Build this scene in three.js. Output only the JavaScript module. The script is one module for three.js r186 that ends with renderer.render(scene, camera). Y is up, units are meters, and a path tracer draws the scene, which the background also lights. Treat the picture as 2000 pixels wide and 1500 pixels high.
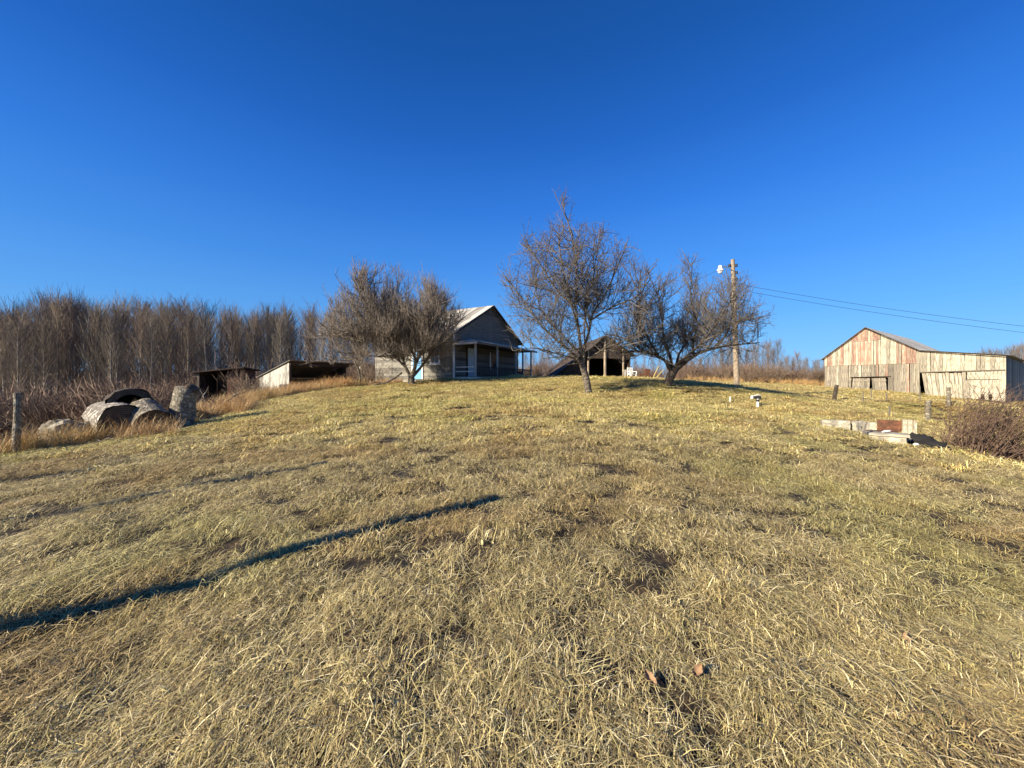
import * as THREE from 'three';
import { mergeGeometries } from 'three/addons/utils/BufferGeometryUtils.js';

// ------------------------------------------------------------------ camera, sky, sun, exposure
const scene = new THREE.Scene();
const camera = new THREE.PerspectiveCamera(90, 4 / 3, 0.05, 4000);
camera.position.set(0, 1.6, 0);
camera.lookAt(0, 1.6, -10);
const renderer = new THREE.WebGLRenderer({ antialias: true });
renderer.setSize(1024, 768);
renderer.toneMapping = THREE.LinearToneMapping;
const EXPOSURE = 2.05;
renderer.toneMappingExposure = EXPOSURE;
renderer.shadowMap.enabled = true;

const SUN = new THREE.Vector3(-0.83, 0, 0.557).normalize().multiplyScalar(Math.cos(0.415)).setY(Math.sin(0.415));
const sun = new THREE.DirectionalLight(new THREE.Color(1.0, 0.885, 0.7), 5);
sun.position.copy(SUN).multiplyScalar(120);
sun.castShadow = true;
sun.shadow.mapSize.set(4096, 4096);
Object.assign(sun.shadow.camera, { left: -90, right: 90, top: 60, bottom: -60, near: 1, far: 300 });
scene.add(sun, sun.target);

{ // clear winter sky: colour by height above the horizon, a little paler towards the side away from the sun
  const W = 512, H = 256, data = new Float32Array(W * H * 4);
  const c = (r, g, b) => new THREE.Color().setRGB(r / 255, g / 255, b / 255, THREE.SRGBColorSpace);
  const stops = [[-90, c(120, 118, 100)], [-3, c(140, 170, 195)], [0, c(152, 208, 250)], [4, c(128, 194, 252)], [9, c(102, 176, 252)], [16, c(76, 152, 243)],
    [24, c(54, 128, 228)], [32, c(38, 106, 202)], [40, c(29, 92, 178)], [50, c(25, 80, 156)], [90, c(18, 60, 124)]];
  for (let j = 0; j < H; j++) for (let i = 0; i < W; i++) {
    const el = ((j + 0.5) / H - 0.5) * 180, az = ((i + 0.5) / W - 0.5) * Math.PI * 2;
    let k = 0; while (k < stops.length - 2 && el > stops[k + 1][0]) k++;
    const f = Math.min(1, Math.max(0, (el - stops[k][0]) / (stops[k + 1][0] - stops[k][0])));
    const col = stops[k][1].clone().lerp(stops[k + 1][1], f);
    const d = new THREE.Vector3(Math.cos(az) * Math.cos(el * Math.PI / 180), Math.sin(el * Math.PI / 180), Math.sin(az) * Math.cos(el * Math.PI / 180));
    const ca = d.dot(SUN), m = el > 0 ? 0.9 + 0.2 * ca * ca + 0.12 * Math.max(0, -ca) : 1;
    const o = (j * W + i) * 4;
    data[o] = col.r * m / EXPOSURE; data[o + 1] = col.g * m / EXPOSURE; data[o + 2] = col.b * m / EXPOSURE; data[o + 3] = 1;
  }
  const t = new THREE.DataTexture(data, W, H, THREE.RGBAFormat, THREE.FloatType);
  t.mapping = THREE.EquirectangularReflectionMapping; t.magFilter = THREE.LinearFilter; t.minFilter = THREE.LinearFilter;
  t.wrapS = THREE.RepeatWrapping; t.needsUpdate = true;
  scene.background = t; scene.environment = t;
}

// ------------------------------------------------------------------ helpers
function rng(seed) { let s = seed >>> 0; return () => { s = (s + 0x6D2B79F5) | 0; let t = Math.imul(s ^ (s >>> 15), 1 | s); t = (t + Math.imul(t ^ (t >>> 7), 61 | t)) ^ t; return ((t ^ (t >>> 14)) >>> 0) / 4294967296; }; }
const V = (x, y, z) => new THREE.Vector3(x, y, z);
const lerp = (a, b, t) => a + (b - a) * t, clamp = (x, a, b) => Math.min(b, Math.max(a, x)), smooth = (a, b, x) => { const t = clamp((x - a) / (b - a), 0, 1); return t * t * (3 - 2 * t); };
const F = 750, EYE = 1.6;                                            // surveyed points: bearing, height and distance
const at = (px, py, d) => V((px - 1000) * d / F, EYE + (750 - py) * d / F, -d);
const hash2 = (i, j) => { let h = Math.imul(i, 374761393) + Math.imul(j, 668265263); h = Math.imul(h ^ (h >>> 13), 1274126177); return ((h ^ (h >>> 16)) >>> 0) / 4294967296; };
function vnoise(x, y) { const i = Math.floor(x), j = Math.floor(y), fx = x - i, fy = y - j, u = fx * fx * (3 - 2 * fx), v = fy * fy * (3 - 2 * fy); return lerp(lerp(hash2(i, j), hash2(i + 1, j), u), lerp(hash2(i, j + 1), hash2(i + 1, j + 1), u), v); }
const fbm = (x, y, n = 4) => { let s = 0, a = 0.5, t = 0; for (let k = 0; k < n; k++) { s += a * vnoise(x, y); t += a; x = x * 2.03 + 17.1; y = y * 2.03 + 9.7; a *= 0.5; } return s / t; };
const used = {};
function numbered(name) { const n = used[name] = (used[name] ?? -1) + 1; return n ? name + '_' + String(n).padStart(3, '0') : name; }
function tag(o, label, category, group, kind) { if (label) o.userData.label = label; if (category) o.userData.category = category; if (group) o.userData.group = group; if (kind) o.userData.kind = kind; return o; }
function thing(name, label, category, pos = V(0, 0, 0), turn = 0, group) { const o = new THREE.Group(); o.name = numbered(name); o.position.copy(pos); o.rotation.y = turn; scene.add(o); return tag(o, label, category, group); }
function mesh(name, g, m, parent) { const o = new THREE.Mesh(g, m); o.name = parent === scene ? numbered(name) : name; o.castShadow = o.receiveShadow = true; parent.add(o); return o; }

// a hexahedron: bottom four corners then top four corners; faces get 0..1 uv
function hexa(p) {
  const F6 = [[0, 1, 5, 4], [1, 2, 6, 5], [2, 3, 7, 6], [3, 0, 4, 7], [4, 5, 6, 7], [3, 2, 1, 0]], pos = [], uv = [], idx = [];
  for (const f of F6) { const b = pos.length / 3; for (const k of f) pos.push(...p[k]); uv.push(0, 0, 1, 0, 1, 1, 0, 1); idx.push(b, b + 1, b + 2, b, b + 2, b + 3); }
  const g = new THREE.BufferGeometry(); g.setAttribute('position', new THREE.Float32BufferAttribute(pos, 3)); g.setAttribute('uv', new THREE.Float32BufferAttribute(uv, 2)); g.setIndex(idx); g.computeVertexNormals(); return g;
}
// upright board in a wall plane: x span, bottoms and tops at both sides, depth z0 (back) to z1 (front)
const board = (xa, xb, ba, bb, ta, tb, z0, z1, lean = 0) => hexa([[xa, ba, z1], [xb, bb, z1], [xb, bb, z0], [xa, ba, z0], [xa + lean, ta, z1], [xb + lean, tb, z1], [xb + lean, tb, z0], [xa + lean, ta, z0]]);
const boxAt = (x0, x1, y0, y1, z0, z1) => board(x0, x1, y0, y0, y1, y1, z0, z1);
// board between two points with square section
function bar(a, b, w, h = w) { const d = b.clone().sub(a), L = d.length(), g = new THREE.BoxGeometry(w, L, h); g.applyQuaternion(new THREE.Quaternion().setFromUnitVectors(V(0, 1, 0), d.normalize())); g.translate((a.x + b.x) / 2, (a.y + b.y) / 2, (a.z + b.z) / 2); return g; }

class Tubes {
  constructor() { this.p = []; this.u = []; this.i = []; }
  add(pts, rad, sides = 5, cap = true, rough = 0, seed = 1) {
    const n = pts.length, T = V(), N = V(), B = V(), base0 = this.p.length / 3; let len = 0;
    for (let k = 0; k < n; k++) {
      T.copy(pts[Math.min(k + 1, n - 1)]).sub(pts[Math.max(k - 1, 0)]).normalize();
      if (k === 0) N.set(Math.abs(T.y) > 0.9 ? 1 : 0, Math.abs(T.y) > 0.9 ? 0 : 1, 0.13);
      N.addScaledVector(T, -N.dot(T)).normalize(); B.crossVectors(T, N);
      if (k) len += pts[k].distanceTo(pts[k - 1]);
      for (let s = 0; s <= sides; s++) {
        const a = s / sides * Math.PI * 2, q = rough ? 1 + rough * (hash2((s % sides) * 7 + seed, k * 13 + seed) - 0.5) : 1, r = rad[k] * q;
        this.p.push(pts[k].x + (N.x * Math.cos(a) + B.x * Math.sin(a)) * r, pts[k].y + (N.y * Math.cos(a) + B.y * Math.sin(a)) * r, pts[k].z + (N.z * Math.cos(a) + B.z * Math.sin(a)) * r);
        this.u.push(s / sides * Math.max(1, Math.round(rad[0] * 6.3 / 0.5)), len * 2);
      }
    }
    const S = sides + 1;
    for (let k = 0; k < n - 1; k++) for (let s = 0; s < sides; s++) { const a = base0 + k * S + s; this.i.push(a, a + S, a + 1, a + 1, a + S, a + S + 1); }
    if (cap && rad[n - 1] > 0.004) { const c = this.p.length / 3; this.p.push(pts[n - 1].x, pts[n - 1].y, pts[n - 1].z); this.u.push(0.5, len * 2); for (let s = 0; s < sides; s++) this.i.push(c, base0 + (n - 1) * S + s + 1, base0 + (n - 1) * S + s); }
    return this;
  }
  build() { const g = new THREE.BufferGeometry(); g.setAttribute('position', new THREE.Float32BufferAttribute(this.p, 3)); g.setAttribute('uv', new THREE.Float32BufferAttribute(this.u, 2)); g.setIndex(this.i); g.computeVertexNormals(); return g; }
}
function walk(p, dir, len, n, wob, trop, R, inside) {
  const pts = [p.clone()], d = dir.clone().normalize(); let q = p.clone();
  for (let k = 0; k < n; k++) {
    d.x += (R() - 0.5) * wob; d.y += (R() - 0.5) * wob + trop / n; d.z += (R() - 0.5) * wob; d.normalize();
    q = q.clone().addScaledVector(d, len / n);
    if (inside && k > 0 && !inside(q) && R() < 0.75) break;
    pts.push(q);
  }
  return pts;
}
const taper = (n, a, b) => Array.from({ length: n }, (_, k) => lerp(a, b, k / Math.max(1, n - 1)));

// ------------------------------------------------------------------ textures and materials
function tex(w, h, fn, srgb = true) {
  const d = new Uint8Array(w * h * 4);
  for (let y = 0; y < h; y++) for (let x = 0; x < w; x++) { const c = fn(x, y), o = (y * w + x) * 4; d[o] = clamp(c[0], 0, 255); d[o + 1] = clamp(c[1], 0, 255); d[o + 2] = clamp(c[2], 0, 255); d[o + 3] = 255; }
  const t = new THREE.DataTexture(d, w, h); t.wrapS = t.wrapT = THREE.RepeatWrapping; t.magFilter = THREE.LinearFilter; t.minFilter = THREE.LinearMipmapLinearFilter; t.generateMipmaps = true; t.anisotropy = 8;
  if (srgb) t.colorSpace = THREE.SRGBColorSpace; t.needsUpdate = true; return t;
}
const std = (o) => new THREE.MeshStandardMaterial({ roughness: 0.9, metalness: 0, side: THREE.DoubleSide, ...o });
const rgb = (r, g, b) => new THREE.Color().setRGB(r, g, b);
// weathered board: grain runs along v; blotches of old paint or grey silvering
function woodMats(base, alt, n, seed, contrast = 0.5, patch = 0.5) {
  return Array.from({ length: n }, (_, k) => {
    const s = seed + k * 31.7, shift = 0.82 + 0.36 * hash2(k * 5 + seed, 3), amt = patch * (0.3 + 1.2 * hash2(k, seed + 9));
    const grain = (x, y) => 0.55 * fbm(x * 0.31 + s, y * 0.012 + s) + 0.45 * vnoise(x * 0.9 + s, y * 0.03);
    const m = tex(64, 256, (x, y) => {
      const g = grain(x, y), b = smooth(0.42, 0.62, fbm(x * 0.05 + s * 3, y * 0.025 + s, 4) * 0.75 + 0.25 * vnoise(x * 0.5, y * 0.06 + s)) * amt;
      const knot = Math.max(0, 1 - Math.hypot((x - 14 - 36 * hash2(k, seed)) / 4, (y - 40 - 170 * hash2(seed, k)) / 8)) * 0.5;
      const q = shift * (1 + contrast * (g - 0.5) * 1.6) * (1 - knot);
      return [0, 1, 2].map((c) => lerp(base[c], alt[c], clamp(b, 0, 1)) * q);
    });
    const bump = tex(64, 256, (x, y) => { const g = grain(x, y) * 255; return [g, g, g]; }, false);
    return std({ map: m, bumpMap: bump, bumpScale: 0.006, roughness: 0.95 });
  });
}
const M = {
  barnPale: woodMats([163, 154, 134], [108, 102, 90], 5, 11, 0.65, 0.75),
  barnRed: woodMats([160, 142, 123], [148, 106, 90], 5, 47, 0.6, 0.7),
  barnGrey: woodMats([143, 134, 117], [104, 97, 86], 4, 83, 0.6, 0.7),
  shed: woodMats([176, 172, 160], [104, 98, 90], 3, 120, 0.6, 0.8),
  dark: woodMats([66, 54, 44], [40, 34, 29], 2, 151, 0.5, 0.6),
  rust: woodMats([112, 72, 50], [78, 54, 40], 2, 171, 0.4, 0.6),
};
const gableSiding = woodMats([110, 101, 90], [82, 74, 66], 3, 231, 0.3, 0.7);  // brownish boards, with part of the shade on the front painted into the tone
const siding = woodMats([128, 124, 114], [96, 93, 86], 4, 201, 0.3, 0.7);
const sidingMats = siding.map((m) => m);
function barkMat(base, alt, seed, bs = 0.02) {
  const h = (x, y) => 0.6 * fbm(x * 0.12 + seed, y * 0.05 + seed) + 0.4 * fbm(x * 0.35, y * 0.14 + seed);
  const tt = tex(128, 256, (x, y) => { const g = h(x, y), b = smooth(0.5, 0.66, fbm(x * 0.045 + 5, y * 0.045 + seed)), q = 0.45 + g * 1.1; return [0, 1, 2].map((c) => lerp(base[c], alt[c], b) * q); });
  return std({ map: tt, bumpMap: tex(128, 256, (x, y) => { const g = h(x, y) * 255; return [g, g, g]; }, false), bumpScale: bs, roughness: 0.95 });
}
const barkApple = barkMat([88, 77, 66], [132, 128, 112], 3);
const barkRough = barkMat([112, 104, 90], [150, 144, 128], 9, 0.05);
const barkDark = barkMat([62, 52, 44], [86, 80, 66], 15, 0.04);
const barkPale = barkMat([112, 104, 94], [206, 202, 190], 21, 0.03);
const polewood = barkMat([140, 124, 104], [160, 148, 130], 27, 0.006);
const twig = std({ color: rgb(0.12, 0.103, 0.088) });
const twigDense = std({ color: rgb(0.175, 0.143, 0.115) });
const twigWood = [rgb(0.165, 0.125, 0.088), rgb(0.15, 0.122, 0.092), rgb(0.19, 0.138, 0.1)].map((color) => std({ color }));
const trunkWood = std({ color: rgb(0.3, 0.265, 0.215) });
const metalRoof = [rgb(0.5, 0.49, 0.46), rgb(0.58, 0.56, 0.52), rgb(0.42, 0.41, 0.38), rgb(0.52, 0.49, 0.44)].map((c, k) => std({
  map: tex(64, 256, (x, y) => { const r = fbm(x * 0.08 + k * 9, y * 0.03, 4), st = smooth(0.55, 0.75, fbm(x * 0.4 + k, y * 0.01 + k * 3)); const q = 0.75 + 0.5 * r; return [lerp(c.r, 0.36, st * 0.5) * 255 * q * 1.35, lerp(c.g, 0.3, st * 0.5) * 255 * q * 1.35, lerp(c.b, 0.24, st * 0.5) * 255 * q * 1.35]; }),
  roughness: 0.7, metalness: 0.0 }));
const white = std({ color: rgb(0.74, 0.73, 0.69), roughness: 0.7 });
const porchPaint = std({ color: rgb(0.4, 0.39, 0.36), roughness: 0.8 });
const whitePlastic = std({ color: rgb(0.78, 0.76, 0.7), roughness: 0.45 });
const glassDark = std({ color: rgb(0.03, 0.035, 0.04), roughness: 0.08 });
const blackIron = std({ color: rgb(0.03, 0.03, 0.035), roughness: 0.6, metalness: 0.4 });
const steel = std({ color: rgb(0.5, 0.5, 0.5), roughness: 0.4, metalness: 0.8 });
const concrete = std({ map: tex(256, 256, (x, y) => { const g = 165 + (fbm(x * 0.03, y * 0.03) - 0.5) * 120 + (hash2(x, y) - 0.5) * 30; return [g, g * 0.95, g * 0.84]; }), roughness: 0.95 });
const soil = std({ map: tex(256, 256, (x, y) => { const g = 0.6 + (fbm(x * 0.06, y * 0.06) - 0.5) * 0.9 + (hash2(x, y) - 0.5) * 0.3; return [142 * g, 92 * g, 58 * g]; }), roughness: 1 });

const fieldEdgeL = [[-12, -5.5], [-10.6, -8.2], [-9.7, -10.4], [-9.0, -12.2], [-10.6, -15.2], [-10.8, -18.6], [-8.6, -22], [-7.6, -25], [-9, -40]];
const edgeX = (z) => { for (let k = 0; k < fieldEdgeL.length - 1; k++) { const a = fieldEdgeL[k], b = fieldEdgeL[k + 1]; if (z <= a[1] && z >= b[1]) return lerp(a[0], b[0], (z - a[1]) / (b[1] - a[1])); } return z > -5.5 ? -12 : -9; };
// ------------------------------------------------------------------ terrain
const ctl = [];
const C = (px, py, d) => { const p = at(px, py, d); ctl.push([p.x, p.z, p.y]); };
const Wd = (x, y, z) => ctl.push([x, z, y]);
Wd(0, 0, 0); Wd(0, 0.14, -2); Wd(0, 0.43, -5); Wd(0, 0.86, -10); Wd(0, 1.6, -20); Wd(0, 2.02, -27); Wd(0, 2.1, -36); Wd(0, 2.0, -60); Wd(0, 1.6, -85);
C(1145, 771, 15); C(1305, 756, 17); C(805, 753, 21); C(886, 742, 24); C(1020, 741, 29); C(1439, 758, 24); C(1180, 741, 32); C(1290, 742, 30);
C(30, 890, 8); C(200, 862, 10); C(350, 833, 11); C(440, 802, 14); C(560, 773, 18); C(700, 757, 21); C(640, 770, 24); C(530, 775, 25);
C(0, 858, 14); C(0, 845, 22); C(0, 828, 40); C(150, 838, 16); C(300, 806, 20); C(300, 800, 35); C(300, 796, 60); C(600, 776, 35); C(600, 768, 60); C(800, 752, 45);
Wd(-6, 0.1, -3.5); Wd(-12, -0.1, -4); Wd(-25, -1.6, -5); Wd(-25, -0.8, 10); Wd(-10, -0.2, 6); Wd(0, -0.4, 8);
C(1780, 872, 8); C(1690, 850, 8.3); C(1610, 836, 9); C(1480, 798, 14); C(1400, 783, 15); C(1560, 800, 13.5); C(1900, 906, 7); C(2000, 952, 5.6);
C(1950, 892, 9); C(1850, 868, 9.6); C(1812, 826, 15); C(1852, 794, 21); C(1632, 784, 26); C(1613, 757, 44.4); C(1797, 771, 38); C(1965, 791, 33.7); C(2000, 800, 28); C(1900, 836, 19); C(2000, 872, 12);
C(1440, 747, 58); C(1600, 757, 72); C(1500, 766, 30); C(1700, 800, 18);
Wd(3.4, 0.1, -2.6); Wd(9, 0.0, -3); Wd(15, -0.6, 0); Wd(10, -0.4, 6); Wd(0, 2.0, -95); Wd(-60, 0.5, -85); Wd(-30, 1.5, -88); Wd(-95, -1, -40); Wd(-75, -1, -60); Wd(95, 0.6, -95); Wd(85, -2, -30); Wd(60, -2, 20); Wd(-60, -3, 25); Wd(0, -2, 60);
const tps = (() => {
  const n = ctl.length, N = n + 3, A = Array.from({ length: N }, () => new Float64Array(N + 1)), S = 30, U = (r2) => r2 < 1e-9 ? 0 : r2 * Math.log(r2);
  for (let i = 0; i < n; i++) {
    for (let j = 0; j < n; j++) A[i][j] = U(((ctl[i][0] - ctl[j][0]) ** 2 + (ctl[i][1] - ctl[j][1]) ** 2) / S / S);
    A[i][i] += 0.0004; A[i][n] = A[n][i] = 1; A[i][n + 1] = A[n + 1][i] = ctl[i][0] / S; A[i][n + 2] = A[n + 2][i] = ctl[i][1] / S; A[i][N] = ctl[i][2];
  }
  for (let c = 0; c < N; c++) {
    let p = c; for (let r = c + 1; r < N; r++) if (Math.abs(A[r][c]) > Math.abs(A[p][c])) p = r;
    const t = A[c]; A[c] = A[p]; A[p] = t;
    for (let r = 0; r < N; r++) if (r !== c) { const f = A[r][c] / A[c][c]; if (f) for (let k = c; k <= N; k++) A[r][k] -= f * A[c][k]; }
  }
  const w = A.map((r, i) => r[N] / r[i]);
  return (x, z) => { let s = w[n] + w[n + 1] * x / S + w[n + 2] * z / S; for (let i = 0; i < n; i++) s += w[i] * U(((x - ctl[i][0]) ** 2 + (z - ctl[i][1]) ** 2) / S / S); return s; };
})();
function baseH(x, z) { const r = Math.hypot(x, z), k = smooth(85, 150, r); const h = k < 1 ? tps(x, z) : 0; return lerp(h, lerp(-3, 5, smooth(-20, -90, x)), k); }
const BOXP = at(1740, 862, 8.05);
const PIT = at(1822, 884, 8.35);                                      // the hole beside the old block footing
function gh(x, z) {
  const r = Math.hypot(x, z), fade = 1 - smooth(60, 120, r);
  let h = baseH(x, z) + fade * ((fbm(x * 0.9 + 40, z * 0.9, 3) - 0.5) * 0.12 + (fbm(x * 3.1, z * 3.1 + 7, 2) - 0.5) * 0.06 * (1 - smooth(8, 18, r)));
  const e = Math.hypot((x - PIT.x) / 0.8, (z - PIT.z) / 0.6); h -= 0.22 * (1 - smooth(0.3, 1.1, e));
  return h;
}
const onGround = (x, z, dy = 0) => V(x, gh(x, z) + dy, z);
const colAt = (px, d, dy = 0) => onGround((px - 1000) * d / F, -d, dy);
{
  const N = 500, g = new THREE.BufferGeometry(), pos = [], uv = [], idx = [], col = [];
  const k = 7.2, warp = (t) => Math.sinh(t * k) / Math.sinh(k) * 1500;
  const straw = rgb(0.085, 0.06, 0.032), dirt = rgb(0.036, 0.025, 0.017), wood = rgb(0.07, 0.046, 0.03);
  const axis = Array.from({ length: N + 1 }, (_, i) => warp(i / N * 2 - 1));
  for (let j = 0; j <= N; j++) for (let i = 0; i <= N; i++) {
    const x = axis[i] , z = axis[j] - 6;
    pos.push(x, gh(x, z), z); uv.push(x / 3, z / 3);
    const f = fbm(x * 0.25, z * 0.25);
    const c = dirt.clone().lerp(straw, clamp(0.25 + (fbm(x * 1.1, z * 1.1 + 4) - 0.5) * 1.6, 0, 1));
    const wl = smooth(-1.5, -5, x - (z < -40 ? lerp(-9, 0, clamp((-z - 40) / 25, 0, 1)) : edgeX(z)) + (f - 0.5) * 3) * (z < -3 ? 1 : 0) * (z < -65 && x > -5 ? 0 : 1);
    c.lerp(wood, wl); col.push(c.r, c.g, c.b);
  }
  for (let j = 0; j < N; j++) for (let i = 0; i < N; i++) { const a = j * (N + 1) + i; idx.push(a, a + N + 1, a + 1, a + 1, a + N + 1, a + N + 2); }
  g.setAttribute('position', new THREE.Float32BufferAttribute(pos, 3)); g.setAttribute('uv', new THREE.Float32BufferAttribute(uv, 2)); g.setAttribute('color', new THREE.Float32BufferAttribute(col, 3)); g.setIndex(idx); g.computeVertexNormals();
  const gt = tex(512, 512, (x, y) => { const a = fbm(x * 0.09, y * 0.09, 5), b = hash2(x, y), q = 130 + (a - 0.5) * 260 + (b - 0.5) * 110; return [q, q * 0.97, q * 0.9]; });
  const m = std({ color: rgb(2.2, 2.2, 2.2), map: gt, vertexColors: true, roughness: 1 });
  const o = mesh('ground', g, m, scene); tag(o, null, null, null, 'structure');
}

// ------------------------------------------------------------------ grass
function bladeClump(n, radius, hMax, lMin, lMax, width, comb, R, palette, upright = 0) {
  const pos = [], col = [], idx = [];
  for (let b = 0; b < n; b++) {
    const a = R() * 6.283, rr = Math.sqrt(R()) * radius, yaw = R() < comb ? (R() < 0.5 ? 0 : Math.PI) + (R() - 0.5) * 1.3 + Math.PI / 2 : R() * 6.283;
    const L = lerp(lMin, lMax, Math.pow(R(), 1.6)), w = width * (0.6 + 0.8 * R()), h = hMax * (0.25 + 0.75 * R()), seg = 3;
    let x = Math.cos(a) * rr, z = Math.sin(a) * rr, y = R() * 0.35 * hMax, yw = yaw, pitch = upright ? upright - R() * 0.5 : Math.atan2(h, L * 0.45);
    const c = palette[Math.floor(R() * palette.length)], q = 0.75 + 0.5 * R(), twist = (R() - 0.5) * 1.2, base = pos.length / 3;
    for (let s = 0; s <= seg; s++) {
      const ww = w * (s === seg ? 0.25 : 1 - 0.25 * s / seg) / 2, px = -Math.sin(yw), pz = Math.cos(yw), tw = twist * s / seg;
      pos.push(x + px * ww, y + ww * tw, z + pz * ww, x - px * ww, y - ww * tw, z - pz * ww); col.push(c[0] * q, c[1] * q, c[2] * q, c[0] * q, c[1] * q, c[2] * q);
      x += Math.cos(yw) * Math.cos(pitch) * L / seg; z += Math.sin(yw) * Math.cos(pitch) * L / seg; y = Math.max(0.002, y + Math.sin(pitch) * L / seg);
      yw += (R() - 0.5) * 0.8; pitch -= upright ? 0.12 + R() * 0.3 : (h / L) * (1.0 + R());
      if (s < seg) idx.push(base + s * 2, base + s * 2 + 1, base + s * 2 + 2, base + s * 2 + 1, base + s * 2 + 3, base + s * 2 + 2);
    }
  }
  const g = new THREE.BufferGeometry(); g.setAttribute('position', new THREE.Float32BufferAttribute(pos, 3)); g.setAttribute('color', new THREE.Float32BufferAttribute(col, 3)); g.setIndex(idx); g.computeVertexNormals(); return g;
}
const grassMat = std({ vertexColors: true, roughness: 0.75 });
const PAL = [[0.62, 0.50, 0.20], [0.68, 0.57, 0.27], [0.54, 0.42, 0.15], [0.74, 0.65, 0.37], [0.42, 0.29, 0.12], [0.44, 0.42, 0.14], [0.50, 0.37, 0.16], [0.62, 0.53, 0.22]];
function tint(x, z, R) {
  const g = smooth(0.5, 0.68, fbm(x * 0.55 + 3, z * 0.55 + 8)), b = smooth(0.52, 0.72, fbm(x * 0.8 + 30, z * 0.8)), q = 0.85 + 0.3 * R();
  const c = rgb(1, 1, 1).lerp(rgb(0.8, 0.9, 0.62), g * 0.45).lerp(rgb(0.74, 0.6, 0.5), b * 0.55); return c.multiplyScalar(q * (0.82 + 0.36 * fbm(x * 1.9, z * 1.9 + 50, 2)));
}
function scatter(name, label, category, clumps, spots) {
  const R = rng(77 + spots.length), parts = clumps.map(() => []);
  for (const s of spots) parts[Math.floor(R() * clumps.length)].push(s);
  clumps.forEach((g, k) => {
    const im = new THREE.InstancedMesh(g, grassMat, parts[k].length), m = new THREE.Matrix4(), q = new THREE.Quaternion(), up = V(0, 1, 0);
    parts[k].forEach((s, i) => { q.setFromAxisAngle(up, s.yaw); m.compose(V(s.x, s.y, s.z), q, V(s.s, s.s * (s.h ?? 1), s.s)); im.setMatrixAt(i, m); im.setColorAt(i, s.c); });
    im.name = numbered(name); im.castShadow = im.receiveShadow = true; scene.add(im); tag(im, label, category, label, 'stuff');
  });
}
const dens = (x, z) => 0.55 * vnoise(x * 3.7 + 60, z * 3.7 + 11) + 0.45 * vnoise(x * 8.3, z * 8.3 + 31);
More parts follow.
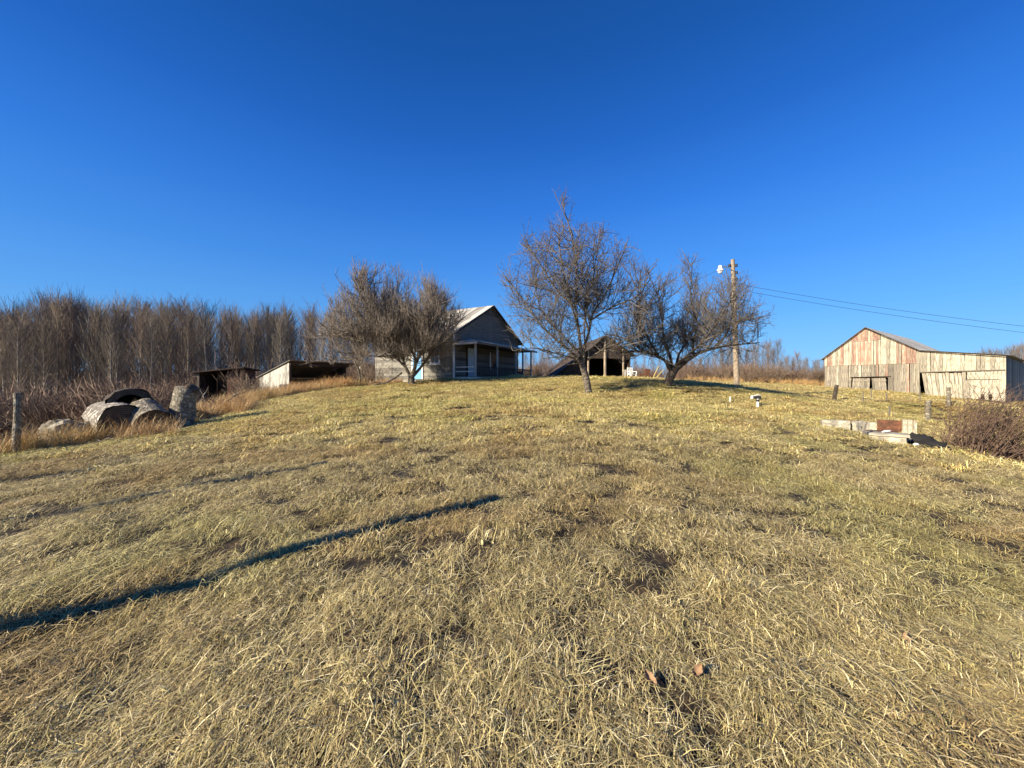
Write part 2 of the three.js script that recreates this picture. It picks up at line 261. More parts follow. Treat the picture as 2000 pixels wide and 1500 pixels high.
{
  const R = rng(5);
  const NEAR = [[0.2, 0.145, 0.072], [0.27, 0.195, 0.09], [0.23, 0.2, 0.085], [0.33, 0.24, 0.11], [0.46, 0.36, 0.15], [0.52, 0.41, 0.18], [0.4, 0.35, 0.13], [0.7, 0.58, 0.29], [0.78, 0.67, 0.38], [0.66, 0.54, 0.23]];
  const nearC = [1, 2, 3, 4].map((s) => bladeClump(56, 0.14, 0.07, 0.05, 0.2, 0.0031, 0.5, rng(s * 91), NEAR));
  const PALE = PAL.map((c) => [c[0] * 1.16, c[1] * 1.16, c[2] * 1.08]).concat([[0.3, 0.22, 0.1], [0.34, 0.27, 0.12]]);
  const midC = [5, 6, 7].map((s) => bladeClump(80, 0.18, 0.08, 0.08, 0.24, 0.0075, 0.3, rng(s * 91), PALE));
  const farC = [8, 9, 10].map((s) => bladeClump(70, 0.36, 0.1, 0.12, 0.36, 0.016, 0.3, rng(s * 91), PALE));
  const near = [], mid = [], far = [];
  const put = (list, x, z, lo, hi, keep) => { if (x < edgeX(z) - 0.5 + R() || R() > keep) return; if (Math.hypot((x - PIT.x) / 0.75, (z - PIT.z) / 0.53) < 1 || (Math.abs(x - BOXP.x) < 0.65 && Math.abs(z - BOXP.z + 0.2) < 0.55)) return; list.push({ x, z, y: gh(x, z) - 0.004, yaw: (R() < 0.75 ? (R() - 0.5) * 0.9 + (R() < 0.5 ? Math.PI : 0) : R() * 6.28), s: lerp(lo, hi, R()), h: 0.55 + 1.5 * Math.pow(dens(x + 9, z), 2) * (0.5 + R()), c: tint(x, z, R) }); };
  for (let k = 0; k < 31000; k++) { const d = 0.7 + 9.6 * Math.sqrt(R()), x = (R() * 2 - 1) * (1.45 * d + 0.6); if (d > 6 && R() > (10.6 - d) / 4.6) continue; const q = dens(x, -d); put(near, x, -d, 0.75, 1.25, smooth(0.3, 0.7, q) * 0.86 + 0.14); }
  for (let k = 0; k < 3600; k++) { const d = 0.9 + 2.8 * R(), x = (R() * 2 - 1) * (1.45 * d + 0.6); put(near, x, -d, 0.7, 1.05, (3.9 - d) / 2.6 * (0.25 + smooth(0.2, 0.6, dens(x, -d)))); }
  for (let k = 0; k < 49000; k++) { const d = Math.sqrt(lerp(18, 23 * 23, R())), x = (R() * 2 - 1) * (1.42 * d); if (d < 12 && R() > (d - 5.8) / 6.2) continue; const q = dens(x, -d); put(mid, x, -d, 0.8, 1.3, smooth(0.22, 0.6, q) * 0.95 + 0.05); }
  for (let k = 0; k < 26000; k++) { const d = Math.sqrt(lerp(21 * 21, 62 * 62, R())), x = lerp(-0.55, 1.45, R()) * d; put(far, x, -d, 0.8, 1.4, 0.9); }
  scatter('dry_lawn_grass', 'dry straw-coloured matted grass covering the foreground slope', 'grass', nearC, near);
  scatter('dry_hillside_grass', 'dry straw-coloured grass on the middle of the hillside up to the apple trees', 'grass', midC, mid);
  scatter('dry_pasture_grass', 'dry tan pasture grass at the hilltop and around the barn', 'grass', farC, far);
  // standing broomsedge along the left edge of the field and before the sheds
  const PT = [[0.52, 0.33, 0.14], [0.6, 0.42, 0.2], [0.46, 0.28, 0.12], [0.56, 0.44, 0.24]];
  const tallC = [11, 12, 13].map((s) => bladeClump(46, 0.16, 0.4, 0.35, 0.85, 0.008, 0, rng(s * 17), PT, 1.5)), tall = [];
  for (let k = 0; k < 2600; k++) {
    const z = lerp(-5, -27, Math.pow(R(), 0.8)), x = edgeX(z) + (R() - 0.72) * 2.0 - (R() < 0.3 ? R() * 4 : 0); if (fbm(x * 0.7 + 5, z * 0.7) < 0.46) continue;
    tall.push({ x, z, y: gh(x, z) - 0.02, yaw: R() * 6.28, s: 0.4 + 0.5 * R(), c: tint(x, z, R) });
  }
  for (let k = 0; k < 420; k++) { const p = colAt(lerp(560, 680, R()), lerp(21, 23.5, R())); tall.push({ x: p.x, z: p.z, y: p.y - 0.02, yaw: R() * 6.28, s: 0.6 + 0.6 * R(), c: rgb(1, 0.9, 0.8) }); }
  for (let k = 0; k < 60; k++) { const p = colAt(lerp(180, 340, R()), lerp(9.0, 9.7, R())); tall.push({ x: p.x, z: p.z, y: p.y - 0.02, yaw: R() * 6.28, s: 0.35 + 0.5 * R(), c: rgb(1, 1, 1) }); }
  for (let k = 0; k < 500; k++) { const p = colAt(lerp(1330, 1620, R()), lerp(52, 58, R())); tall.push({ x: p.x, z: p.z, y: p.y - 0.02, yaw: R() * 6.28, s: 0.8 + 0.8 * R(), c: rgb(1, 0.95, 0.85) }); }
  scatter('tall_broomsedge', 'tall orange-tan dead grass standing along the field edges', 'tall grass', tallC, tall);
}
// ------------------------------------------------------------------ barn
{
  const dR = 38, U = V(0.56, 0, 0.83).normalize(), turn = Math.atan2(-U.z, U.x);   // local +x runs along the front towards the viewer, +z faces out
  const R0 = at(1797, 750, dR); R0.y = 0.4;
  const on = (px, py) => { const r = (px - 1000) / F, t = dR * (R0.x / dR - r) / (U.x + U.z * r), d = dR + U.z * t; return [-t, EYE + (750 - py) * d / F - R0.y]; };
  const t = thing('barn', 'large weathered plank barn with faded red gable and lean-to on the right', 'barn', R0, turn);
  const R = rng(301), pick = (a) => a[Math.floor(R() * a.length)];
  const xL = on(1611, 750)[0], xE = on(1965, 750)[0], apex = on(1691, 640), eL = on(1607, 699)[1], eR = on(1797, 684)[1], eE = on(1965, 694)[1], bL = on(1611, 759)[1] - 0.1, bR = on(1797, 772)[1], bE = on(1965, 787)[1];
  const seam = on(1700, 711)[1], top = (x) => x < apex[0] ? lerp(eL, apex[1], (x - xL) / (apex[0] - xL)) : x < 0 ? lerp(apex[1], eR, (x - apex[0]) / -apex[0]) : lerp(eR, eE, x / xE);
  const bot = (x) => x < 0 ? lerp(bL, bR, (x - xL) / -xL) : lerp(bR, bE, x / xE);
  const dx0 = on(1664, 750)[0], dx1 = on(1733, 750)[0], dTop = on(1700, 737)[1], band = on(1720, 664)[1];
  // gable, upper boards (old red paint survives below the eaves)
  for (let x = xL; x < -0.05;) {
    const w = Math.min(0.16 + R() * 0.16, -x), gap = R() < 0.12 ? 0.045 : 0.012, m = pick(R() < 0.55 ? M.barnRed : M.barnPale), x2 = x + w - gap;
    const lo = seam - 0.05 - R() * 0.04, hi0 = top(x) - 0.04, hi1 = top(x2) - 0.04;
    mesh('plank', board(x, x2, lo, lo, Math.max(lo, hi0), Math.max(lo, hi1), 0, 0.035 + R() * 0.015, (R() - 0.5) * 0.03), m, t);
    x += w;
  }
  for (let x = apex[0] - 1.1; x < apex[0] + 1.0;) { const w = 0.17 + R() * 0.15; mesh('plank', board(x, x + w - 0.012, band, band, top(x) - 0.06, top(x + w) - 0.06, 0.056, 0.085), pick(M.barnRed), t); x += w; }
  mesh('corner_batten', boxAt(apex[0] + 0.22, apex[0] + 0.38, band - 0.3, apex[1] - 0.28, 0.088, 0.12), M.barnPale[1], t);
  // gable, lower boards, set back behind the upper ones
  for (let x = xL + 0.03; x < -0.3;) {
    const w = 0.17 + R() * 0.15, x2 = x + w - (R() < 0.15 ? 0.04 : 0.01), mid = x + w / 2, inDoor = mid > dx0 && mid < dx1;
    mesh('plank', board(x, x2, inDoor ? dTop : bot(x) + (R() < 0.2 ? 0.12 : 0.02), inDoor ? dTop : bot(x2) + 0.02, seam, seam, -0.05, -0.012 - R() * 0.012, (R() - 0.5) * 0.04), pick(R() < 0.75 ? M.barnGrey : R() < 0.6 ? M.barnPale : M.barnRed), t);
    x += w;
  }
  // double doors with a gap between them
  const gapX = on(1701, 750)[0];
  for (const [a, b, lean] of [[dx0 + 0.02, gapX - 0.12, 0.06], [gapX + 0.16, dx1 - 0.02, -0.1]]) {
    const door = new THREE.Group(); door.name = 'door'; t.add(door);
    const n = 6; for (let k = 0; k < n; k++) { const xa = lerp(a, b, k / n), xb = lerp(a, b, (k + 1) / n) - 0.012; mesh('door_plank', board(xa, xb, bot(xa) + 0.08, bot(xb) + 0.08, dTop - 0.09, dTop - 0.09, -0.01, 0.02 + R() * 0.008, lean), pick(M.barnGrey), door); }
    mesh('door_rail', boxAt(a + 0.05, b - 0.05, dTop - 0.4, dTop - 0.27, 0.03, 0.055), M.barnGrey[2], door);
  }
  mesh('door_track', bar(V(dx0 - 0.15, dTop + 0.02, 0.05), V(dx1 + 0.3, dTop + 0.1, 0.05), 0.06, 0.06), M.dark[0], t);
  mesh('corner_post', boxAt(-0.26, -0.02, bR, eR - 0.08, -0.02, 0.05), M.barnPale[2], t);
  // lean-to front
  const s2 = on(1880, 725)[1], holes = [[1916, 1923], [1931, 1938]];
  for (let x = 0; x < xE - 0.02;) {
    const w = Math.min(0.18 + R() * 0.14, xE - x), x2 = x + w - (R() < 0.12 ? 0.035 : 0.01);
    mesh('plank', board(x, x2, s2 - R() * 0.03, s2 - R() * 0.03, top(x) - 0.08, top(x2) - 0.08, 0, 0.035 + R() * 0.012, (R() - 0.5) * 0.03), pick(M.barnPale), t); x += w;
  }
  mesh('ledger_board', bar(V(0.02, s2 - 0.03, 0.075), V(xE - 0.05, s2 + 0.05, 0.075), 0.09, 0.05), M.barnGrey[0], t);
  const doorL0 = on(1886, 750)[0], doorL1 = on(1951, 750)[0], doorLT = on(1915, 741)[1], wedge = on(1876, 750)[0];
  for (let x = on(1808, 750)[0]; x < xE - 0.02;) {
    const w = Math.min(0.17 + R() * 0.13, xE - x), x2 = x + w - 0.012, leanTop = x < doorL0 ? -0.24 * (1 - x / doorL0) - 0.06 : 0, hi = x < wedge ? s2 - 0.1 - 0.1 * R() * (x / wedge) : s2 - 0.02;
    const isDoor = x > doorL0 && x < doorL1 - 0.05;
    if (!isDoor) mesh('plank', board(x, x2, bot(x) + R() * 0.1, bot(x2) + R() * 0.06, hi, hi - 0.01, -0.05, -0.015 - R() * 0.01, leanTop), pick(M.barnPale), t);
    else mesh('plank', board(x, x2, doorLT, doorLT, hi, hi, -0.05, -0.015), pick(M.barnPale), t);
    x += w;
  }
  const dl = new THREE.Group(); dl.name = 'door'; t.add(dl);
  const hx = holes.map(([a, b]) => [on(a, 750)[0], on(b, 750)[0]]), hy0 = on(1925, 781)[1], hy1 = on(1925, 770)[1];
  const cuts = [doorL0, lerp(doorL0, hx[0][0], 0.3), lerp(doorL0, hx[0][0], 0.65), hx[0][0], hx[0][1], hx[1][0], hx[1][1], doorL1];
  for (let k = 0; k < cuts.length - 1; k++) {
    const a = cuts[k], b = cuts[k + 1] - 0.01, hole = k === 3 || k === 5;
    mesh('door_plank', board(a, b, hole ? hy1 : bot(a) + 0.12, hole ? hy1 : bot(b) + 0.12, doorLT - 0.05, doorLT - 0.05, 0, 0.03), pick(M.barnPale), dl);
    if (hole) mesh('door_plank', board(a, b, bot(a) + 0.12, bot(b) + 0.12, hy0, hy0, 0, 0.03), pick(M.barnPale), dl);
  }
  mesh('plank', board(doorL1 - 0.02, doorL1 + 0.34, bot(doorL1) + 0.06, bot(doorL1 + 0.3) + 0.06, doorLT + 0.02, doorLT + 0.02, -0.09, -0.06), M.barnPale[0], t);
  mesh('sill_beam', bar(V(doorL0 - 0.6, bot(doorL0) + 0.03, 0.0), V(xE, bE + 0.06, 0.0), 0.1, 0.12), M.dark[0], t);
  for (const x of [xE - 0.1, xE - 0.75, doorL0]) mesh('foundation_stone', new THREE.DodecahedronGeometry(0.2, 0).translate(x, bot(x) - 0.12, -0.15), concrete, t);
  // near side wall of the lean-to, far walls
  const L = 19, sideTop = eE;
  for (let z = -0.02; z > -L;) { const w = 0.2 + R() * 0.14; mesh('plank', hexa([[xE, bE - 0.2, z], [xE, bE - 0.2, z - w + 0.015], [xE - 0.03, bE - 0.2, z - w + 0.015], [xE - 0.03, bE - 0.2, z], [xE, sideTop - 0.06, z], [xE, sideTop - 0.06, z - w + 0.015], [xE - 0.03, sideTop - 0.06, z - w + 0.015], [xE - 0.03, sideTop - 0.06, z]]), pick(R() < 0.7 ? M.barnGrey : M.barnPale), t); z -= w; }
  mesh('side_wall', boxAt(xL - 0.02, xL + 0.02, bL - 0.6, eL - 0.05, -L, -0.06), M.barnGrey[1], t);
  const rear = new THREE.Shape([[xL, -0.5], [xE, bE - 0.6], [xE, eE - 0.1], [0, eR - 0.1], [apex[0], apex[1] - 0.1], [xL, eL - 0.1]].map(([a, b]) => new THREE.Vector2(a, b)));
  mesh('rear_wall', new THREE.ExtrudeGeometry(rear, { depth: 0.05, bevelEnabled: false }).translate(0, 0, -L), M.barnGrey[0], t);
  mesh('barn_floor', boxAt(xL + 0.1, xE - 0.1, bE - 0.4, bE - 0.3, -L + 0.1, -0.2), soil, t);
  // roofs of metal sheets
  const sheets = (xa, ya, xb, yb, z0, z1, over, w) => { for (let z = z0, k = 0; z > z1; z -= w, k++) { const lift = (k % 2) * 0.008 + R() * 0.006, d = V(xb - xa, yb - ya, 0).normalize(), X = xb + d.x * over, Y = yb + d.y * over; mesh('roof_sheet', hexa([[xa, ya + lift, z], [X, Y + lift, z], [X, Y + lift, z - w - 0.02], [xa, ya + lift, z - w - 0.02], [xa, ya + lift + 0.012, z], [X, Y + lift + 0.012, z], [X, Y + lift + 0.012, z - w - 0.02], [xa, ya + lift + 0.012, z - w - 0.02]]), pick(metalRoof), t); } };
  sheets(apex[0], apex[1] + 0.02, xL, eL + 0.02, 0.32, -L, 0.42, 0.68); sheets(apex[0] + 0.003, apex[1] + 0.035, -0.02, eR + 0.02, 0.32, -L, 0.12, 0.68); sheets(-0.1, eR + 0.0, xE, eE + 0.03, 0.28, -L, 0.35, 0.7);
  for (const [a, b] of [[[xL - 0.3, eL - 0.27], apex], [apex, [0.0, eR]], [[0, eR], [xE + 0.3, eE - 0.05]]]) mesh('rake_board', bar(V(a[0], a[1] - 0.06, 0.28), V(b[0], b[1] - 0.06, 0.28), 0.03, 0.13).rotateY(0), M.dark[0], t);
}

// ------------------------------------------------------------------ farmhouse
{
  const X0 = V(0.49, 0, -0.87).normalize(), turn = Math.atan2(-X0.z, X0.x), o = at(886, 743, 24);
  const t = thing('farmhouse', 'small grey farmhouse with metal gable roof and front porch on the hilltop', 'house', o, turn);
  const R = rng(411), pick = (a) => a[Math.floor(R() * a.length)], Wd_ = 8.4, L = 7, eave = 3.1, apex = 5.36, h0 = -0.25;
  // lap siding, front gable and side walls
  const roofX = (y) => y < eave ? 0 : (y - eave) / (apex - eave) * Wd_ / 2, lap = 0.19;
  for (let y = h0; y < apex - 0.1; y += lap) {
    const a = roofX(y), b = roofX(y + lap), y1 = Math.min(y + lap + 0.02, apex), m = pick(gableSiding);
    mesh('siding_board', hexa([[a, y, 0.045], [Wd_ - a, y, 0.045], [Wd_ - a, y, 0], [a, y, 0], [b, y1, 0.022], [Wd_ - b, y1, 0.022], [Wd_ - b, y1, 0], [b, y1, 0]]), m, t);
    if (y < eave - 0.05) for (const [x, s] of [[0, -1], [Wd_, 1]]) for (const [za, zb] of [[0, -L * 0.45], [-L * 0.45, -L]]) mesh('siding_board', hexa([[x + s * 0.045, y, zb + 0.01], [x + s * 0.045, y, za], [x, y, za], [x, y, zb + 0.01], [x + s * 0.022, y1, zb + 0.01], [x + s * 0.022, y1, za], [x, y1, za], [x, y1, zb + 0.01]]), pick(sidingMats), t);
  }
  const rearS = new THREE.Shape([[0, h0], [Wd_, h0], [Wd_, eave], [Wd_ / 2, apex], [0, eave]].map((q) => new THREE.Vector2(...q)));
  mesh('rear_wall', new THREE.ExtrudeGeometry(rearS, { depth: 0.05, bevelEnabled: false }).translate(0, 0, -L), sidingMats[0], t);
  mesh('foundation', boxAt(0.05, Wd_ - 0.05, -0.7, h0, -L + 0.05, -0.03), concrete, t);
  mesh('corner_trim', boxAt(-0.055, 0.06, h0, eave, -0.02, 0.055), white, t);
  // roof sheets
  for (const s of [0, 1]) for (let z = 0.35; z > -L - 0.3; z -= 0.62) {
    const a = s ? Wd_ + 0.35 : -0.35, ya = eave - 0.35 * (apex - eave) / (Wd_ / 2) + 0.03, lift = R() * 0.008, xr = Wd_ / 2;
    mesh('roof_sheet', hexa([[a, ya + lift, z], [xr, apex + 0.03 + lift, z], [xr, apex + 0.03 + lift, z - 0.61], [a, ya + lift, z - 0.61], [a, ya + lift + 0.015, z], [xr, apex + lift + 0.045, z], [xr, apex + lift + 0.045, z - 0.61], [a, ya + lift + 0.015, z - 0.61]]), metalRoof[Math.floor(R() * 3)], t);
    const rib = mesh('roof_rib', bar(V(a, ya + lift + 0.03, z - 0.01), V(xr, apex + lift + 0.06, z - 0.01), 0.03, 0.03), metalRoof[1], t); rib.castShadow = true;
  }
  for (const s of [0, 1]) mesh('rake_board', bar(V(s ? Wd_ + 0.3 : -0.3, eave - 0.22, 0.32), V(Wd_ / 2, apex - 0.06, 0.32), 0.03, 0.14), M.dark[1], t);
  // window and blue door on the sunny side wall
  const win = (z, y0, y1, w) => {
    const g = new THREE.Group(); g.name = 'window'; t.add(g);
    mesh('pane', boxAt(-0.075, -0.05, y0, (y0 + y1) / 2, z - w / 2, z + w / 2), glassDark, g); mesh('pane', boxAt(-0.095, -0.07, (y0 + y1) / 2, y1, z - w / 2, z + w / 2), glassDark, g);
    mesh('frame', mergeGeometries([boxAt(-0.12, -0.03, y0 - 0.1, y0, z - w / 2 - 0.1, z + w / 2 + 0.1), boxAt(-0.12, -0.03, y1, y1 + 0.1, z - w / 2 - 0.1, z + w / 2 + 0.1), boxAt(-0.115, -0.03, y0, y1, z - w / 2 - 0.1, z - w / 2), boxAt(-0.115, -0.03, y0, y1, z + w / 2, z + w / 2 + 0.1)]), white, g);
    mesh('sash_rail', boxAt(-0.105, -0.05, (y0 + y1) / 2 - 0.03, (y0 + y1) / 2 + 0.03, z - w / 2, z + w / 2), white, g); mesh('sash_rail', boxAt(-0.108, -0.052, y0, y1, z - 0.02, z + 0.02), white, g);
    mesh('sill', boxAt(-0.17, -0.03, y0 - 0.16, y0 - 0.103, z - w / 2 - 0.15, z + w / 2 + 0.15), white, g);
  };
  win(-1.45, 1.15, 1.95, 0.62);
  const door = new THREE.Group(); door.name = 'side_door'; t.add(door);
  mesh('door_leaf', boxAt(-0.09, -0.03, 0.1, 1.95, -3.35, -2.55), std({ color: rgb(0.16, 0.36, 0.62) }), door).userData.label = 'faded blue door leaf';
  mesh('door_frame', mergeGeometries([boxAt(-0.11, -0.03, 0.1, 2.05, -3.45, -3.35), boxAt(-0.11, -0.03, 0.1, 2.05, -2.55, -2.45), boxAt(-0.113, -0.03, 1.95, 2.06, -3.35, -2.55)]), white, door);
  mesh('step', boxAt(-0.9, -0.12, -0.4, 0.02, -3.5, -2.3), concrete, door);
  // porch
  const pD = 1.6, pL = 7.9, pe = 2.27, dk = 0.24;
  const porch = new THREE.Group(); porch.name = 'porch'; t.add(porch);
  for (let z = 0.06; z < pD; z += 0.14) mesh('deck_board', boxAt(0.12, pL, dk - 0.035, dk, z, z + 0.13), M.barnGrey[Math.floor(R() * 4)], porch);
  mesh('deck_skirt', boxAt(0.1, pL, -0.12, dk - 0.04, pD - 0.06, pD + 0.02), white, porch).userData.label = 'white painted skirt board along the porch front';
  mesh('deck_skirt', boxAt(0.08, 0.16, -0.12, dk - 0.04, 0.06, pD - 0.065), white, porch);
  for (const x of [0.2, 2.75, 5.3, 6.4, pL - 0.12]) mesh('post', boxAt(x - 0.05, x + 0.05, dk + 0.001, pe, pD - 0.14, pD - 0.04), porchPaint, porch);
  // hipped porch roof
  const wt = pe + 0.5, ex = 0.3, hip = 1.6;
  const strips = 12, zE = pD + ex;
  for (let k = 0; k < strips; k++) {
    const f0 = k / strips, f1 = (k + 1) / strips - 0.002, xa = lerp(-0.1, pL + 0.3, f0), xb = lerp(-0.1, pL + 0.3, f1), ta = lerp(hip, pL + 0.2, f0), tb = lerp(hip, pL + 0.2, f1);
    mesh('roof_sheet', hexa([[xa, pe + 0.06, zE], [xb, pe + 0.06, zE], [tb, wt, 0.05], [ta, wt, 0.05], [xa, pe + 0.075, zE], [xb, pe + 0.075, zE], [tb, wt + 0.015, 0.05], [ta, wt + 0.015, 0.05]]), pick(metalRoof), porch);
  }
  mesh('roof_sheet', hexa([[-0.1, pe + 0.06, 0.02], [-0.1, pe + 0.06, zE], [hip - 0.03, wt, 0.06], [hip - 0.06, wt, 0.03], [-0.1, pe + 0.075, 0.02], [-0.1, pe + 0.075, zE], [hip - 0.03, wt + 0.015, 0.06], [hip - 0.06, wt + 0.015, 0.03]]), metalRoof[0], porch);
  mesh('fascia', boxAt(-0.08, pL + 0.28, pe - 0.06, pe + 0.055, zE - 0.05, zE - 0.02), M.barnGrey[0], porch); mesh('fascia', boxAt(-0.08, -0.05, pe - 0.06, pe + 0.055, 0.06, zE - 0.06), white, porch);
  mesh('porch_ceiling', boxAt(0, pL + 0.1, pe, pe + 0.03, 0.06, zE - 0.08), M.dark[0], porch);
  for (const y of [0.52, 0.8]) mesh('side_rail', boxAt(0.1, 0.16, y, y + 0.06, 0.08, pD - 0.15), white, porch);
  const rail = new THREE.Group(); rail.name = 'railing'; t.add(rail);
  mesh('top_rail', boxAt(0.26, pL - 0.18, dk + 0.56, dk + 0.62, pD - 0.12, pD - 0.06), M.dark[0], rail); mesh('bottom_rail', boxAt(0.26, pL - 0.18, dk + 0.05, dk + 0.1, pD - 0.115, pD - 0.065), M.dark[1], rail);
  for (let x = 0.32; x < pL - 0.25; x += 0.2) mesh('picket', boxAt(x, x + 0.09, dk + 0.03, dk + 0.66, pD - 0.058, pD - 0.035), M.dark[Math.floor(R() * 2)], rail);
  // front door with pale curtain panel, porch window
  const fd = new THREE.Group(); fd.name = 'front_door'; t.add(fd);
  mesh('door_leaf', boxAt(1.4, 2.3, dk + 0.01, dk + 1.9, 0.04, 0.075), std({ color: rgb(0.5, 0.55, 0.55) }), fd); mesh('door_frame', mergeGeometries([boxAt(1.28, 1.4, dk + 0.01, dk + 2.0, 0.04, 0.09), boxAt(2.3, 2.42, dk + 0.01, dk + 2.0, 0.04, 0.09)]), M.dark[0], fd);
  const w2 = new THREE.Group(); w2.name = 'porch_window'; t.add(w2);
  mesh('pane', boxAt(4.2, 5.0, dk + 0.7, dk + 1.7, 0.045, 0.07), glassDark, w2); mesh('frame', mergeGeometries([boxAt(4.1, 4.2, dk + 0.6, dk + 1.8, 0.04, 0.09), boxAt(5.0, 5.1, dk + 0.6, dk + 1.8, 0.04, 0.09)]), white, w2);
  // cooler at the far end of the porch
  const c = thing('cooler', 'small red-lidded white box at the far end of the porch', 'cooler', o.clone().add(V(6.85, dk, 0.95).applyAxisAngle(V(0, 1, 0), turn)), turn);
  mesh('body', boxAt(-0.3, 0.3, 0, 0.34, -0.2, 0.2), whitePlastic, c); mesh('lid', boxAt(-0.32, 0.32, 0.345, 0.5, -0.22, 0.22), std({ color: rgb(0.45, 0.05, 0.04) }), c);
}

// ------------------------------------------------------------------ open sheds
function shedPlanks(t, xa, xb, bot, topF, z, mats, R, w = 0.22, name = 'plank') { for (let x = xa; x < xb - 0.02;) { const q = Math.min(w * (0.8 + 0.5 * R()), xb - x), x2 = x + q - 0.015; mesh(name, board(x, x2, bot, bot, topF(x), topF(x2), z, z + 0.025 + R() * 0.012, (R() - 0.5) * 0.03), mats[Math.floor(R() * mats.length)], t); x += q; } }
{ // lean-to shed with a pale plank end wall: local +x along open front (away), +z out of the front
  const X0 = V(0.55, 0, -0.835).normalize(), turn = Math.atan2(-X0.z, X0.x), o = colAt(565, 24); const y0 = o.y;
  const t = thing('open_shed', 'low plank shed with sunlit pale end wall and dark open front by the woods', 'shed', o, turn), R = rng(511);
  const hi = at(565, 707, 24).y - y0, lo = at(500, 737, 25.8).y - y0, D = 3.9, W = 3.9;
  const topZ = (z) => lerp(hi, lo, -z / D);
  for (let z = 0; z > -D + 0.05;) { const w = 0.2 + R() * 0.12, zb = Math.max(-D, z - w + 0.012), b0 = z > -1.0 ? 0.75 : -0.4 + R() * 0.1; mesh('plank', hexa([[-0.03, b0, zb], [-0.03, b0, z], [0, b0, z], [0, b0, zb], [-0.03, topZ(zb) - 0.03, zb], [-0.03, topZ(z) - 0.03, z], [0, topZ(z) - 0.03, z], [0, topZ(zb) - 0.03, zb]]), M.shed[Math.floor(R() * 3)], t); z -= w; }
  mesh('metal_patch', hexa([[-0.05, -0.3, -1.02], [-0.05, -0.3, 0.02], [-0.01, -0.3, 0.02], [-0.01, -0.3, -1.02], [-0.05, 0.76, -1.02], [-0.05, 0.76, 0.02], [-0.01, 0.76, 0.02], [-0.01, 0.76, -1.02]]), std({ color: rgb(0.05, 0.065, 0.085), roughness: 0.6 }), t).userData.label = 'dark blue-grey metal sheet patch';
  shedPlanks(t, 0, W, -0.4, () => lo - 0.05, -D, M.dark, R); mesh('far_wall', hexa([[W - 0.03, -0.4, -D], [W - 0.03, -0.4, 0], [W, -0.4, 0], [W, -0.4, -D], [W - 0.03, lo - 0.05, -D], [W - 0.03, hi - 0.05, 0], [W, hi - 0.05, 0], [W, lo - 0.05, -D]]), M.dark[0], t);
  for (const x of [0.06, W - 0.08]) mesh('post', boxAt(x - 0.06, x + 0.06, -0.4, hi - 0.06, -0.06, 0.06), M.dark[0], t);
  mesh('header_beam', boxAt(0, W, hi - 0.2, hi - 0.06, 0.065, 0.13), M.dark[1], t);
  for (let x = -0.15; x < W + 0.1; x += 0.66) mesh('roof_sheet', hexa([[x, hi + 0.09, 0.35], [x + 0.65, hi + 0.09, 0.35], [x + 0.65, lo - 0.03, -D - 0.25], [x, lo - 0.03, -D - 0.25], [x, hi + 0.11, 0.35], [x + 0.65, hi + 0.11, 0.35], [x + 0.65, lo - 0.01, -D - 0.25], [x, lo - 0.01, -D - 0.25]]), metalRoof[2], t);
}
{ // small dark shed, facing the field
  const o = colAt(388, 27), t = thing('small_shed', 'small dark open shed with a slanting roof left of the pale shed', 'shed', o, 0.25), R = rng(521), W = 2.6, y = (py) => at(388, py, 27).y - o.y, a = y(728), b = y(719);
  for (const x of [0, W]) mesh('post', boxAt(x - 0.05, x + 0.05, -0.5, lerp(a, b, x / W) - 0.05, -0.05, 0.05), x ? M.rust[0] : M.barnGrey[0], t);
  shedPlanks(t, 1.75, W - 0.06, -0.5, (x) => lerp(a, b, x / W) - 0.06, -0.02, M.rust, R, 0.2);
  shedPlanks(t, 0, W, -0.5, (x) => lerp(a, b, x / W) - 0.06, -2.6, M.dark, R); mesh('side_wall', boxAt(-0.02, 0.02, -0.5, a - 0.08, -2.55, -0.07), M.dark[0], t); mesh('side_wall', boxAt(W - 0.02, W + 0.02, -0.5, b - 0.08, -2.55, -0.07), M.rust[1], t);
  for (let x = -0.35; x < W + 0.3; x += 0.65) mesh('roof_sheet', hexa([[x, lerp(a, b, x / W), 0.4], [x + 0.64, lerp(a, b, (x + 0.64) / W), 0.4], [x + 0.64, lerp(a, b, (x + 0.64) / W) - 0.1, -2.9], [x, lerp(a, b, x / W) - 0.1, -2.9], [x, lerp(a, b, x / W) + 0.07, 0.4], [x + 0.64, lerp(a, b, (x + 0.64) / W) + 0.07, 0.4], [x + 0.64, lerp(a, b, (x + 0.64) / W) - 0.03, -2.9], [x, lerp(a, b, x / W) - 0.03, -2.9]]), M.dark[1], t);
}
